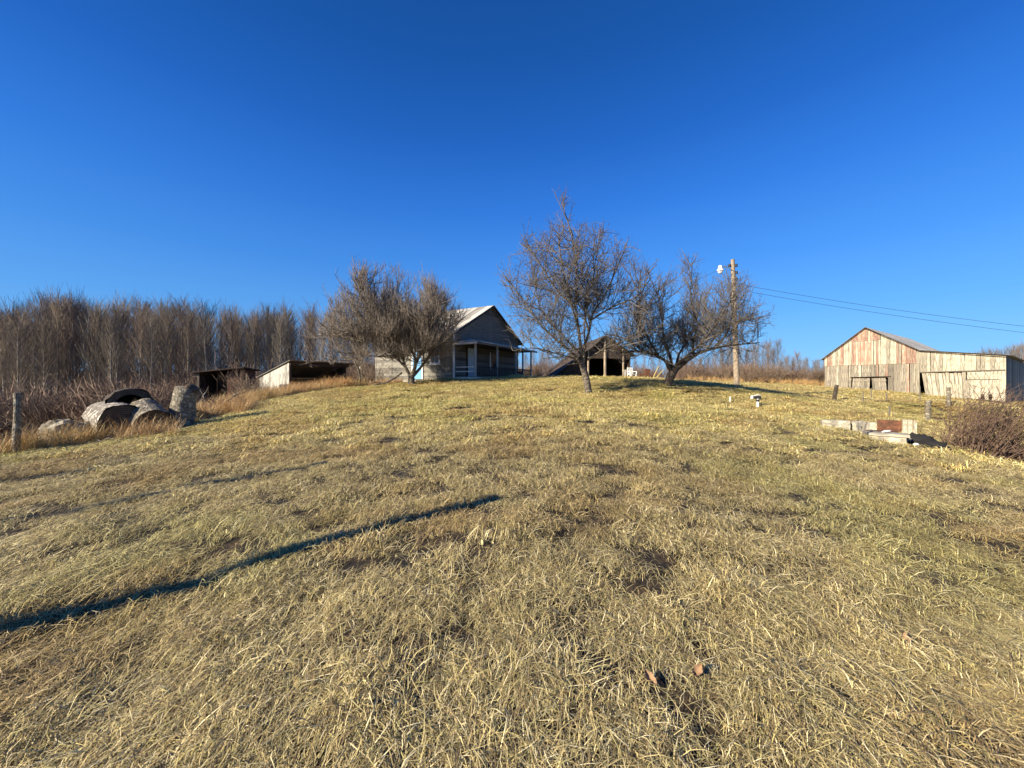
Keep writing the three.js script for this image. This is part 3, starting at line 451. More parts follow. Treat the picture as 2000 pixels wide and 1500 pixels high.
{ // pole shed behind the apple trees
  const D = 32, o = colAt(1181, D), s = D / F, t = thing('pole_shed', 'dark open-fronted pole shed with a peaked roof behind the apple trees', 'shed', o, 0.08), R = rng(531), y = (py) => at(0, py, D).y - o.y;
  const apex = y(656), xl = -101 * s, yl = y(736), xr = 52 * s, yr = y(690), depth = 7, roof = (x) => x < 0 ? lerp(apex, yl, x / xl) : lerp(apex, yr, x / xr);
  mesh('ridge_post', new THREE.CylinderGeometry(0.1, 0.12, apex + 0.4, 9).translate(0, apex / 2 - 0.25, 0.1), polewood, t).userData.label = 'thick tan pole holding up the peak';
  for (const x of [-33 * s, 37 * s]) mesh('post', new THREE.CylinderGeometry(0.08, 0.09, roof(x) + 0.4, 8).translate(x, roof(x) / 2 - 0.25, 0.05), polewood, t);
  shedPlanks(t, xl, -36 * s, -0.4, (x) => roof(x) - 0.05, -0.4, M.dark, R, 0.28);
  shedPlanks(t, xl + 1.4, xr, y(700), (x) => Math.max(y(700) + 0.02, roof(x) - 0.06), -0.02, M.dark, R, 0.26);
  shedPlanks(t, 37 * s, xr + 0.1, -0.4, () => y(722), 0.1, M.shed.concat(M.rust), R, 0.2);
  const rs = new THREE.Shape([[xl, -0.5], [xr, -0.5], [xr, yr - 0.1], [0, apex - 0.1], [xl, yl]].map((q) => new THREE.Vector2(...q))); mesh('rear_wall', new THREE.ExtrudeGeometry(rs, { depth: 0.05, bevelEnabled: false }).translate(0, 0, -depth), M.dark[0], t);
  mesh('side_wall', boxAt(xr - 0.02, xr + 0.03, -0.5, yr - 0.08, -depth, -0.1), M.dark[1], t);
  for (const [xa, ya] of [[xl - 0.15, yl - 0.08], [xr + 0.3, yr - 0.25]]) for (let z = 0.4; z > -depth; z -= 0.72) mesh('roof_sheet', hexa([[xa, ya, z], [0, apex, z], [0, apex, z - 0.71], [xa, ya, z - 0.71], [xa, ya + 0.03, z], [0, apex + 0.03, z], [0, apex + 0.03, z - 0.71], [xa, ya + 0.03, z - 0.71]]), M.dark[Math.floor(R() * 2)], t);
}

// ------------------------------------------------------------------ bare trees
function fruitTree(name, label, base, spec, seed) {
  const R = rng(seed), t = thing(name, label, 'tree', base), crown = new Tubes(), fine = new Tubes(), env = spec.env;
  const inside = (p) => { for (const e of env) if (((p.x - e[0]) / e[3]) ** 2 + ((p.y - e[1]) / e[4]) ** 2 + ((p.z - e[2]) / e[5]) ** 2 < 1 && p.y > (spec.floor ?? 0.6)) return true; return false; };
  const spray = (P, level, L, r) => {
    // children along polyline P
    const n = P.length; let len = 0; for (let k = 1; k < n; k++) len += P[k].distanceTo(P[k - 1]);
    const step = spec.step[level], count = Math.max(1, Math.floor(len / step * (0.8 + 0.4 * R())));
    for (let c = 0; c < count; c++) {
      const f = lerp(spec.from[level], 1, (c + R()) / count) * (n - 1), k = Math.min(n - 2, Math.floor(f)), p = P[k].clone().lerp(P[k + 1], f - k), T = P[k + 1].clone().sub(P[k]).normalize();
      const side = V(R() - 0.5, R() - 0.5 + spec.up[level], R() - 0.5).normalize(), d = T.clone().multiplyScalar(spec.along[level] + 0.3 * R()).addScaledVector(side, 1);
      const LL = L * (0.45 + 0.75 * R()) * (1 - 0.35 * f / n), segs = level === 0 ? 5 : level === 1 ? 3 : 2, pts = walk(p, d, LL, segs, spec.wob, spec.trop[level], R, inside);
      if (pts.length < 2) continue;
      (level < 1 ? crown : fine).add(pts, taper(pts.length, r, r * 0.45), level === 0 ? 5 : 3, false);
      if (level < 2) spray(pts, level + 1, L * spec.shrink[level], r * (level ? 0.66 : 0.52));
    }
  };
  spec.limbs.forEach((l, i) => {
    const P = new THREE.CatmullRomCurve3(l.p.map((q) => V(...q))).getPoints(Math.max(6, l.p.length * 4)), g = new Tubes();
    g.add(P, P.map((_, k) => lerp(l.r[0], l.r[1], Math.pow(k / (P.length - 1), 0.8)) * (i === 0 && k < 2 ? 1.25 - k * 0.12 : 1)), l.r[0] > 0.1 ? 11 : 7, true, 0.16, seed + i);
    mesh(i === 0 ? 'trunk' : 'limb', g.build(), spec.bark ?? barkApple, t);
    if (!l.bare) spray(P.slice(Math.floor(P.length * (l.from ?? 0.25))), 0, spec.L, spec.r);
  });
  for (const [n, g] of [['branches', crown], ['twigs', fine]]) mesh(n, g.build(), spec.mat ?? twig, t).userData.kind = 'stuff';
  return t;
}
const rel = (px0, py0, d, yb) => (px, py, dz = 0) => [(px - px0) * d / F, (py0 - py) * d / F, dz];
{
  const q = rel(805, 753, 21);                                       // dense domed tree before the house
  fruitTree('apple_tree', 'dense low domed bare apple tree in front of the house side wall', colAt(805, 21, -0.08), {
    limbs: [{ p: [q(805, 757), q(804, 742), q(803, 730, 0.05)], r: [0.2, 0.16], bare: true },
      { p: [q(803, 735), q(793, 715, 0.1), q(786, 690, 0.1), q(780, 660, 0.3), q(765, 610, 0.2)], r: [0.1, 0.03] },
      { p: [q(804, 733), q(813, 712, 0.2), q(814, 695, 0.5), q(800, 655, 0.8), q(790, 590, 1.0)], r: [0.12, 0.03] },
      { p: [q(806, 733), q(820, 715, -0.2), q(838, 690, -0.3), q(858, 660, -0.4), q(880, 630, -0.3)], r: [0.1, 0.025] },
      { p: [q(793, 715, 0.1), q(770, 690, 0.6), q(735, 672, 1.0), q(690, 662, 1.1), q(650, 650, 1.0)], r: [0.075, 0.02], from: 0.1 },
      { p: [q(788, 700, -0.1), q(750, 670, -0.9), q(715, 640, -1.6), q(690, 600, -1.8)], r: [0.07, 0.02], from: 0.1 },
      { p: [q(812, 705, -0.3), q(815, 670, -1.1), q(830, 620, -1.6), q(835, 570, -1.6)], r: [0.07, 0.02], from: 0.1 },
      { p: [q(800, 690, 0.5), q(765, 650, 1.6), q(740, 600, 2.2), q(735, 560, 2.3)], r: [0.06, 0.02], from: 0.1 },
      { p: [q(820, 700, 0.4), q(845, 670, 1.4), q(860, 630, 2.0), q(860, 590, 2.1)], r: [0.06, 0.02], from: 0.1 },
      { p: [q(780, 690, 0.1), q(745, 695, 0.2), q(700, 690, 0.2), q(660, 700, 0.3)], r: [0.05, 0.014], from: 0.1 }],
    env: [[q(778)[0], q(0, 640)[1], 0.2, 3.85, 3.4, 3.3], [q(700)[0], q(0, 680)[1], 0.3, 2.9, 1.4, 2]], floor: 1.35, step: [0.072, 0.15, 0.15], from: [0.02, 0.15, 0.1], up: [0.22, 0.35, 0.3], along: [0.35, 0.7, 0.7], trop: [0.35, 0.45, 0.3], shrink: [0.5, 0.5], L: 2.45, r: 0.02, wob: 0.3, mat: twigDense,
  }, 601);
}
{
  const q = rel(1145, 771, 15);                                      // tallest, open crown
  fruitTree('apple_tree', 'tallest bare apple tree with forked upright trunks in the middle of the hill', colAt(1147, 15, -0.06), {
    limbs: [{ p: [q(1148, 775), q(1146, 755), q(1141, 730), q(1134, 708)], r: [0.15, 0.115], bare: true },
      { p: [q(1138, 716), q(1132, 680, 0.05), q(1127, 640, 0.1), q(1121, 600, 0.15), q(1122, 540, 0.2), q(1115, 470, 0.2), q(1092, 388, 0.1)], r: [0.085, 0.012], from: 0.35 },
      { p: [q(1137, 712), q(1140, 680, -0.1), q(1150, 645, -0.2), q(1158, 610, -0.3), q(1180, 575, -0.35), q(1215, 500, -0.4), q(1230, 460, -0.4)], r: [0.08, 0.014], from: 0.35 },
      { p: [q(1138, 708), q(1138, 670, 0.2), q(1136, 620, 0.4), q(1150, 550, 0.5), q(1165, 450, 0.6)], r: [0.045, 0.012], from: 0.4 },
      { p: [q(1140, 722), q(1120, 695, 0.3), q(1090, 670, 0.5), q(1055, 640, 0.6), q(1020, 590, 0.6), q(985, 545, 0.5)], r: [0.07, 0.012], from: 0.2 },
      { p: [q(1132, 690, 0.1), q(1100, 650, -0.4), q(1060, 600, -0.7), q(1040, 520, -0.8)], r: [0.05, 0.012], from: 0.2 },
      { p: [q(1145, 700), q(1175, 680, 0.4), q(1210, 665, 0.7), q(1250, 640, 0.8)], r: [0.05, 0.012], from: 0.2 },
      { p: [q(1155, 620, -0.2), q(1190, 600, 0.3), q(1235, 580, 0.8), q(1250, 540, 0.9)], r: [0.045, 0.012], from: 0.15 },
      { p: [q(1127, 640, 0.1), q(1105, 590, 0.8), q(1085, 530, 1.4), q(1080, 480, 1.6)], r: [0.045, 0.012], from: 0.2 },
      { p: [q(1150, 645, -0.2), q(1150, 600, -1.0), q(1160, 540, -1.6), q(1175, 480, -1.8)], r: [0.045, 0.012], from: 0.2 },
      { p: [q(1122, 600), q(1080, 560, 0.2), q(1040, 500, 0.3), q(1020, 480, 0.3)], r: [0.04, 0.01], from: 0.1 },
      { p: [q(1130, 700), q(1085, 690, 0.4), q(1040, 680, 0.6), q(1000, 685, 0.6)], r: [0.035, 0.01], from: 0.1 }],
    env: [[q(1118)[0], q(0, 575)[1], 0, 3.0, 2.75, 2.6], [q(1100)[0], q(0, 450)[1], 0, 0.9, 1.5, 0.9], [q(1210)[0], q(0, 640)[1], 0.3, 1.5, 1.1, 1.5]], floor: 1.15, step: [0.11, 0.15, 0.14], from: [0.02, 0.12, 0.1], up: [0.12, 0.2, 0.12], along: [0.35, 0.6, 0.6], trop: [0.2, 0.3, 0.2], shrink: [0.48, 0.5], L: 1.75, r: 0.017, wob: 0.5,
  }, 613);
}
{
  const q = rel(1305, 756, 17);                                      // spreading tree on the right
  fruitTree('apple_tree', 'spreading bare apple tree with dark leaning trunk beside the utility pole', colAt(1305, 17, -0.06), {
    limbs: [{ p: [q(1303, 760), q(1305, 745), q(1311, 730), q(1318, 718)], r: [0.2, 0.17], bare: true },
      { p: [q(1314, 726), q(1304, 714, 0.1), q(1296, 703, 0.2), q(1270, 690, 0.3), q(1235, 685, 0.4), q(1190, 690, 0.5)], r: [0.11, 0.02], from: 0.3 },
      { p: [q(1316, 722), q(1335, 705, 0.1), q(1355, 690, 0.2), q(1390, 678, 0.3), q(1430, 672, 0.3), q(1475, 668, 0.3)], r: [0.13, 0.02], from: 0.25 },
      { p: [q(1314, 720), q(1313, 695, -0.2), q(1305, 660, -0.4), q(1300, 610, -0.5), q(1290, 555, -0.5)], r: [0.09, 0.014], from: 0.25 },
      { p: [q(1350, 692, 0.2), q(1352, 665, 0.1), q(1362, 630, 0), q(1350, 590, 0), q(1352, 510, 0)], r: [0.07, 0.012], from: 0.15 },
      { p: [q(1390, 678, 0.3), q(1410, 650, 0.4), q(1418, 610, 0.5), q(1420, 570, 0.5)], r: [0.06, 0.012], from: 0.15 },
      { p: [q(1375, 682, 0.2), q(1420, 640, -0.5), q(1460, 620, -0.8), q(1500, 605, -0.9)], r: [0.05, 0.01], from: 0.15 },
      { p: [q(1320, 710), q(1340, 680, 1.0), q(1360, 640, 1.7), q(1385, 590, 2.0)], r: [0.07, 0.012], from: 0.2 },
      { p: [q(1316, 712), q(1290, 680, -1.0), q(1275, 640, -1.7), q(1270, 590, -1.9)], r: [0.07, 0.012], from: 0.2 },
      { p: [q(1320, 712), q(1350, 680, -1.1), q(1390, 640, -1.9), q(1400, 580, -2.1)], r: [0.07, 0.012], from: 0.2 },
      { p: [q(1285, 697, 0.2), q(1250, 660, 0.9), q(1230, 620, 1.2), q(1225, 590, 1.2)], r: [0.05, 0.012], from: 0.15 },
      { p: [q(1270, 690, 0.3), q(1240, 672, 0.1), q(1210, 655, 0.0), q(1180, 650, 0)], r: [0.04, 0.012], from: 0.1 }],
    env: [[q(1345)[0], q(0, 640)[1], 0, 3.5, 2.75, 2.9], [q(1240)[0], q(0, 678)[1], 0.3, 2.0, 0.75, 1.6], [q(1352)[0], q(0, 530)[1], 0, 0.7, 1.1, 0.8]], floor: 0.9, step: [0.095, 0.15, 0.14], from: [0.02, 0.12, 0.1], up: [0.16, 0.22, 0.12], along: [0.35, 0.6, 0.6], trop: [0.25, 0.35, 0.15], shrink: [0.48, 0.5], L: 1.85, r: 0.018, wob: 0.45, bark: barkDark,
  }, 627);
}
{ // slim tree with an arching limb left of the house
  const q = rel(703, 757, 22);
  fruitTree('sapling_tree', 'slim pale twin-stemmed bare tree arching left beside the pale shed', colAt(703, 22, -0.05), {
    limbs: [{ p: [q(702, 760), q(703, 735), q(697, 712), q(688, 700), q(665, 692)], r: [0.07, 0.03] }, { p: [q(706, 758), q(708, 735), q(706, 710), q(712, 680)], r: [0.05, 0.02] }, { p: [q(688, 700), q(655, 702, 0.2), q(620, 704, 0.3), q(600, 708, 0.3)], r: [0.04, 0.01] }],
    env: [[q(660)[0], q(0, 690)[1], 0, 2.4, 1.3, 1.5]], floor: 0.9, step: [0.2, 0.2, 0.2], from: [0.2, 0.15, 0.1], up: [0.2, 0.2, 0.1], along: [0.6, 0.6, 0.6], trop: [0.1, 0.1, 0], shrink: [0.5, 0.5], L: 0.9, r: 0.012, wob: 0.5, mat: twigDense,
  }, 641);
}
// forest trees: a few variants, then copies
function forestTree(h, seed, spread, first = 0.3, dense = 1) {
  const R = rng(seed), tr = new Tubes(), cr = new Tubes();
  const P = walk(V(0, -0.6, 0), V((R() - 0.5) * 0.06, 1, (R() - 0.5) * 0.06), h + 0.6, 9, 0.05, 0.25, R), r0 = h * 0.0095 + 0.02;
  tr.add(P, P.map((_, k) => lerp(r0, 0.014, Math.pow(k / 9, 0.9))), 6, false);
  const nb = Math.floor(72 * dense);
  for (let b = 0; b < nb; b++) {
    const f = lerp(first, 0.97, Math.pow((b + R()) / nb, 0.8)), s = f * 9, k = Math.min(8, Math.floor(s)), p = P[k].clone().lerp(P[k + 1], s - k), az = b * 2.4 + R(), up = lerp(0.5, 1.5, f) + R() * 0.4, L = spread * h * lerp(0.21, 0.1, (f - first) / (1 - first)) * (0.6 + 0.7 * R());
    const br = walk(p, V(Math.cos(az), up, Math.sin(az)), L, 3, 0.3, 0.5, R); cr.add(br, taper(4, 0.028, 0.012), 3, false);
    const nt = 9;
    for (let c = 0; c < nt; c++) { const g = (0.2 + 0.8 * (c + R()) / nt) * 3, m = Math.min(2, Math.floor(g)), tp = br[m].clone().lerp(br[m + 1], g - m), tw = walk(tp, V(Math.cos(az) * 0.6 + (R() - 0.5) * 1.6, 0.9 + R() * 0.6, Math.sin(az) * 0.6 + (R() - 0.5) * 1.6), L * (0.3 + 0.45 * R()), 1, 0.4, 0.4, R); cr.add(tw, [0.0115, 0.007], 3, false); }
  }
  return [tr.build(), cr.build()];
}
const forestVar = [[14, 701, 1], [15, 702, 0.85], [13, 703, 1.15], [14.5, 704, 0.8], [12, 705, 1.2], [13.5, 706, 1], [15, 707, 1.1]].map(([h, s, w], i) => ({ h, g: forestTree(h, s, w * 1.25, 0.1 + 0.1 * (i % 3)), i }));
const protos = {};
function plantForest(x, z, topY, label, group, R) {
  const k = Math.floor(R() * forestVar.length), v = forestVar[k], key = label + k, y = gh(x, z); let o;
  if (!protos[key]) { o = new THREE.Group(); mesh('trunk', v.g[0], trunkWood, o); mesh('crown', v.g[1], twigWood[k % 3], o); protos[key] = o; } else o = protos[key].clone();
  o.name = numbered('bare_tree'); scene.add(o); o.userData = {}; tag(o, label, 'tree', group);
  o.position.set(x, y, z); const s = (topY - y) * 0.91 / v.h; o.scale.set(s * (0.85 + 0.3 * R()), s, s * (0.85 + 0.3 * R())); o.rotation.y = R() * 6.28; return o;
}
{
  const R = rng(733), spots = [];
  // woods on the left: skyline height read off the photograph at several bearings
  const sky = [[-160, 612], [0, 606], [60, 612], [120, 590], [230, 588], [320, 597], [450, 608], [505, 598], [560, 606], [640, 606], [700, 640], [800, 650]];
  const skyY = (px) => { for (let k = 0; k < sky.length - 1; k++) if (px <= sky[k + 1][0]) return lerp(sky[k][1], sky[k + 1][1], (px - sky[k][0]) / (sky[k + 1][0] - sky[k][0])); return 650; };
  const rows = [[40, 30, -150, 560], [47, 36, -150, 720], [56, 40, -150, 800], [66, 44, -130, 820], [78, 24, -100, 800]];
  for (const [d0, n, a, b] of rows) for (let k = 0; k < n; k++) { const px = lerp(a, b, (k + R()) / n), d = d0 + (R() - 0.5) * 7 + (px < 300 ? -4 : 0); spots.push([px, d]); }
  for (const [px, d] of spots) { const yy = skyY(px) + (vnoise(px / 38, d * 0.09) - 0.4) * 46 + (R() - 0.4) * 26, top = at(px, yy, d).y; const p = at(px, 750, d); plantForest(p.x, p.z, top, 'tall slender bare tree in the woods on the left', 'bare trees of the woods on the left', R); }
  // behind the house and pole shed
  for (let k = 0; k < 26; k++) { const px = lerp(900, 1330, (k + R()) / 26), d = 52 + R() * 18; const p = at(px, 750, d); plantForest(p.x, p.z, at(px, 668 + R() * 30, d).y, 'small bare tree behind the pole shed and the house', 'bare trees behind the pole shed', R); }
  // tree line right of the utility pole
  for (let k = 0; k < 44; k++) { const px = lerp(1320, 1625, (k + R()) / 44), d = 58 + R() * 16; const p = at(px, 750, d), lo = px < 1400 ? 690 : px < 1520 ? 668 : 690; plantForest(p.x, p.z, at(px, lo + (R() - 0.3) * 22, d).y, 'bare tree in the distant tree line between the pole and the barn', 'bare trees of the line beyond the pasture', R); }
  for (let k = 0; k < 16; k++) { const px = lerp(1890, 2060, (k + R()) / 16), d = 78 + R() * 14; const p = at(px, 750, d); plantForest(p.x, p.z, at(px, lerp(690, 664, (px - 1890) / 110) + R() * 8, d).y, 'bare tree showing over the barn roof at the right edge', 'bare trees behind the barn', R); }
}
// shrubs: individual multi-stem bushes, and a thicket of undergrowth
function shrubGeo(n, h, spread, r, seed, twigs = 4) {
  const R = rng(seed), g = new Tubes();
  for (let k = 0; k < n; k++) {
    const a = R() * 6.28, P = walk(V(Math.cos(a) * 0.1 * R(), -0.05, Math.sin(a) * 0.1 * R()), V(Math.cos(a) * spread * R(), 1, Math.sin(a) * spread * R()), h * (0.6 + 0.5 * R()), 5, 0.28, -0.25, R); g.add(P, taper(P.length, r, r * 0.35), 3, false);
    for (let c = 0; c < twigs; c++) { const f = (0.25 + 0.75 * R()) * 4.99, m = Math.floor(f); g.add(walk(P[m].clone().lerp(P[m + 1], f - m), V(R() - 0.5, 0.5 * R() + 0.1, R() - 0.5), h * (0.15 + 0.25 * R()), 2, 0.5, 0.2, R), [r * 0.5, r * 0.4, r * 0.25], 3, false); }
  }
  return g.build();
}
const brushMats = [rgb(0.19, 0.12, 0.085), rgb(0.23, 0.17, 0.12), rgb(0.16, 0.11, 0.075)].map((color) => std({ color }));
{
  const R = rng(811), variants = [1, 2, 3, 4].map((k) => shrubGeo(26, 1.8, 0.9, 0.012, 820 + k, 6));
  for (const [px, d, s] of [[470, 23, 1.1], [485, 22.5, 1.0], [520, 25.5, 0.6], [330, 22, 1.4], [300, 26, 1.3], [215, 20, 1.2], [160, 18, 1.3], [110, 17, 1.2], [60, 15, 1.3], [20, 16, 1.5], [690, 27, 1.2], [730, 26, 1.3], [670, 30, 1.4], [760, 28, 1.1], [1050, 36, 1.3], [1070, 37, 1.4], [1330, 44, 1.3], [1460, 52, 1.6], [1490, 53, 1.7], [1520, 54, 1.5]]) {
    const p = colAt(px, d), o = mesh('bare_shrub', variants[Math.floor(R() * 4)], brushMats[Math.floor(R() * 3)], scene); o.position.copy(p); o.rotation.y = R() * 6.28; o.scale.setScalar(s);
    if (px < 800) tag(o, 'brown leafless shrub growing along the edge of the left woods', 'shrub', 'shrubs along the woods edge'); else tag(o, 'brown leafless shrub at the foot of the far tree line', 'shrub', 'shrubs of the far tree line');
  }
  const ug = [1, 2, 3].map((k) => shrubGeo(22, 1.3, 1.1, 0.014, 840 + k, 5));
  const lists = [[], [], []];
  for (let k = 0; k < 2600; k++) { const px = lerp(-160, 800, R()), d = lerp(px < 300 ? 13 : px < 700 ? 25 : 29, 60, Math.pow(R(), 1.4)), p = colAt(px, d); if (p.x > edgeX(p.z) - 1.2 && d < 27) continue; if (px > 372 && px < 470 && d < 30.5) continue; if (px > 492 && px < 690 && d < 30) continue; lists[k % 3].push([p, (0.5 + 0.9 * R()) * (d > 36 ? 1 + 1.6 * R() : 1)]); }
  for (let k = 0; k < 280; k++) { const px = lerp(1320, 1620, R()), d = lerp(54, 66, R()); lists[k % 3].push([colAt(px, d), 0.9 + 1.6 * R()]); }
  for (let k = 0; k < 120; k++) { const px = lerp(1000, 1330, R()), d = lerp(42, 55, R()); lists[k % 3].push([colAt(px, d), 0.8 + 0.9 * R()]); }
  lists.forEach((l, i) => { const im = new THREE.InstancedMesh(ug[i], brushMats[i], l.length), m = new THREE.Matrix4(); l.forEach(([p, s], k) => { m.makeRotationY(k * 1.7).scale(V(s, s, s)).setPosition(p); im.setMatrixAt(k, m); }); im.name = numbered('undergrowth'); im.castShadow = im.receiveShadow = true; scene.add(im); tag(im, 'tangled brown undergrowth beneath the woods', 'undergrowth', null, 'stuff'); });
}
{ // arching brush over the hole on the right
  const R = rng(871), o = colAt(1912, 8.6), t = thing('brush_clump', 'reddish brown leafless brush arching up beside the block footing on the right', 'bush', o), g = new Tubes(), h = new Tubes();
  for (let k = 0; k < 260; k++) {
    const b = V((R() - 0.4) * 1.7, -0.15 + R() * 0.1, (R() - 0.5) * 0.9), low = R() < 0.5, d = V(low ? (R() - 0.3) * 2.2 : 0.55 + (R() - 0.5) * 0.9, low ? 0.35 + R() * 0.3 : 1.1 + 0.4 * R(), (R() - 0.5) * 0.9), P = walk(b, d, low ? 0.8 + R() : 1.0 + R() * 0.9, 6, 0.2, -0.3, R), r = 0.007 + 0.006 * R();
    g.add(P, taper(P.length, r, 0.003), 5, false);
    for (let c = 0; c < 4; c++) { const f = (0.3 + 0.7 * R()) * (P.length - 1.01), m = Math.floor(f); h.add(walk(P[m].clone().lerp(P[m + 1], f - m), V(R() - 0.3, R() * 0.6, R() - 0.5), 0.15 + 0.35 * R(), 3, 0.4, 0, R), [0.0045, 0.004, 0.003, 0.002], 3, false); }
  }
  const m = std({ color: rgb(0.125, 0.078, 0.052) }); mesh('stems', g.build(), m, t).userData.kind = 'stuff'; mesh('twigs', h.build(), m, t).userData.kind = 'stuff';
}

// ------------------------------------------------------------------ utility poles and wires
const poleTop = at(1431, 507, 24);
function utilityPole(label, base, top, lamp) {
  const t = thing('utility_pole', label, 'utility pole', base), d = top.clone().sub(base);
  mesh('pole', new Tubes().add([V(0, -0.5, 0), V(0, 0, 0), d.clone().multiplyScalar(0.5), d], [0.17, 0.165, 0.14, 0.11], 12).build(), polewood, t);
  for (const [f, s] of [[0.955, 1], [0.9, 1], [0.848, 1], [0.955, -1]]) { const p = d.clone().multiplyScalar(f); mesh('insulator', new THREE.CylinderGeometry(0.07, 0.085, 0.17, 10).translate(p.x + s * 0.21, p.y, p.z), blackIron, t); mesh('bracket', new THREE.BoxGeometry(0.14, 0.04, 0.05).translate(p.x + s * 0.13, p.y, p.z + 0.02), steel, t); }
  if (lamp) {
    const a = d.clone().multiplyScalar(0.915), q = rel(1431, 507, 24), e = (px, py) => { const k = q(px, py); return V(k[0] + d.x, k[1] + d.y, d.z + 0.1); };
    mesh('lamp_arm', new Tubes().add([V(a.x, a.y - 0.08, a.z + 0.1), e(1420, 523), e(1411, 522), e(1407, 524)], [0.028, 0.028, 0.028, 0.028], 8).build(), steel, t);
    const hd = e(1405, 523), head = new THREE.Group(); head.name = 'lamp_head'; head.position.copy(hd); t.add(head);
    mesh('housing', new THREE.CylinderGeometry(0.1, 0.13, 0.2, 12), whitePlastic, head); mesh('shade', new THREE.CylinderGeometry(0.17, 0.2, 0.1, 14).translate(0, -0.17, 0), whitePlastic, head); mesh('refractor', new THREE.CylinderGeometry(0.16, 0.11, 0.14, 14).translate(0, -0.3, 0), std({ color: rgb(0.7, 0.68, 0.66), roughness: 0.2 }), head);
  }
  return t;
}
utilityPole('grey wooden utility pole with a white yard lamp beside the apple tree', colAt(1439, 24, -0.05), poleTop, true);
const pole2 = at(2560, 670, 22); utilityPole('wooden utility pole carrying the wires beyond the right edge', onGround(pole2.x + 0.2, pole2.z), pole2, false);
function wire(a, b, sag, label) { const P = []; for (let k = 0; k <= 30; k++) { const f = k / 30; P.push(a.clone().lerp(b, f).add(V(0, -4 * sag * f * (1 - f), 0))); } const o = mesh('power_line', new Tubes().add(P, P.map(() => 0.009), 4, false).build(), blackIron, scene); return tag(o, label, 'wire', 'overhead wires'); }
wire(at(1441, 555, 24), pole2.clone().add(V(0, -0.4, 0)), 0.55, 'upper overhead wire running from the pole to the right above the barn');
wire(at(1441, 566, 24), pole2.clone().add(V(0, -0.9, 0)), 0.5, 'lower overhead wire running from the pole to the right above the barn');
wire(at(1424, 517, 24), at(1016, 668, 30.2), 0.5, 'thin service wire running from the pole down to the house');

// ------------------------------------------------------------------ fence posts
function woodPost(px, d, h, lean, r, label, mat = barkRough, pos) {
  const p = pos ?? colAt(px, d), t = new Tubes(), n = 6, P = [];
  for (let k = 0; k <= n; k++) { const f = k / n; P.push(V(lean * f * h + Math.sin(f * 5 + h * 9) * 0.012, -0.2 + (h + 0.2) * f, Math.cos(f * 4 + px) * 0.01)); }
  const o = mesh('fence_post', t.add(P, P.map((_, k) => r * (1.05 - 0.12 * k / n)), 9, true, 0.22, px + 3).build(), mat, scene); o.position.copy(p); return tag(o, label, 'fence post', 'wooden fence posts');
}
woodPost(28, 8, 1.3, 0.07, 0.06, 'tall weathered fence post at the left edge before the woods', barkRough);
woodPost(200, 15, 0.75, -0.05, 0.05, 'short pale post standing behind the log pile', barkPale);
woodPost(1629, 26, 1.1, 0.14, 0.12, 'dark leaning fence post left of the barn', barkDark);
woodPost(1812, 15, 0.85, 0.02, 0.085, 'thick grey fence post behind the block footing', barkRough);
woodPost(1852, 21, 1.1, 0.01, 0.09, 'grey fence post in front of the lean-to', barkRough);
woodPost(0, 0, 2.2, 0.01, 0.085, 'fence post beside the viewer casting the long shadow across the grass', barkRough, onGround(-3.75, -1.72));
woodPost(5, 0, 2.15, 0.0, 0.08, 'fence post outside the left edge casting the second shadow', barkRough, onGround(-6.1, -3.3));
woodPost(9, 0, 1.8, 0.03, 0.075, 'fence post outside the left edge next to the first visible post', barkRough, onGround(-8.6, -4.6));
for (const [px, d, h, label] of [[1686, 23, 0.75, 'thin steel stake nearest the dark leaning post'], [1702, 27, 0.8, 'thin steel stake in front of the barn doors'], [1732, 24, 0.55, 'short steel stake below the right barn door'], [1797, 25, 0.95, 'thin steel stake at the joint of barn and lean-to'], [1738, 14, 0.45, 'low steel stake behind the block footing'], [1426, 14.6, 0.26, 'small white stake in the grass left of the hydrant']]) {
  const t = thing('metal_stake', label, 'stake', colAt(px, d), 0, 'metal fence stakes'), m = px === 1426 ? white : std({ color: rgb(0.16, 0.14, 0.11), roughness: 0.8 });
  mesh('shaft', new THREE.BoxGeometry(0.045, h + 0.3, 0.012).translate(0, h / 2 - 0.15, 0), m, t); mesh('flange', new THREE.BoxGeometry(0.012, h + 0.28, 0.04).translate(0, h / 2 - 0.16, -0.026), m, t);
}
{ const w = (a, b, s, l) => wire(a, b, s, l); const tip = (px, d, h) => colAt(px, d, h);
  const o = w(tip(1629, 26, 0.55).add(V(0.05, 0, 0)), tip(1812, 15, 0.6), 0.05, 'fence wire strung between the dark leaning post and the thick grey post'); o.name = 'fence_wire'; const p = w(tip(1629, 26, 0.5), tip(1500, 34, 0.1), 0.05, 'sagging fence wire left of the dark leaning post'); p.name = 'fence_wire_001'; }
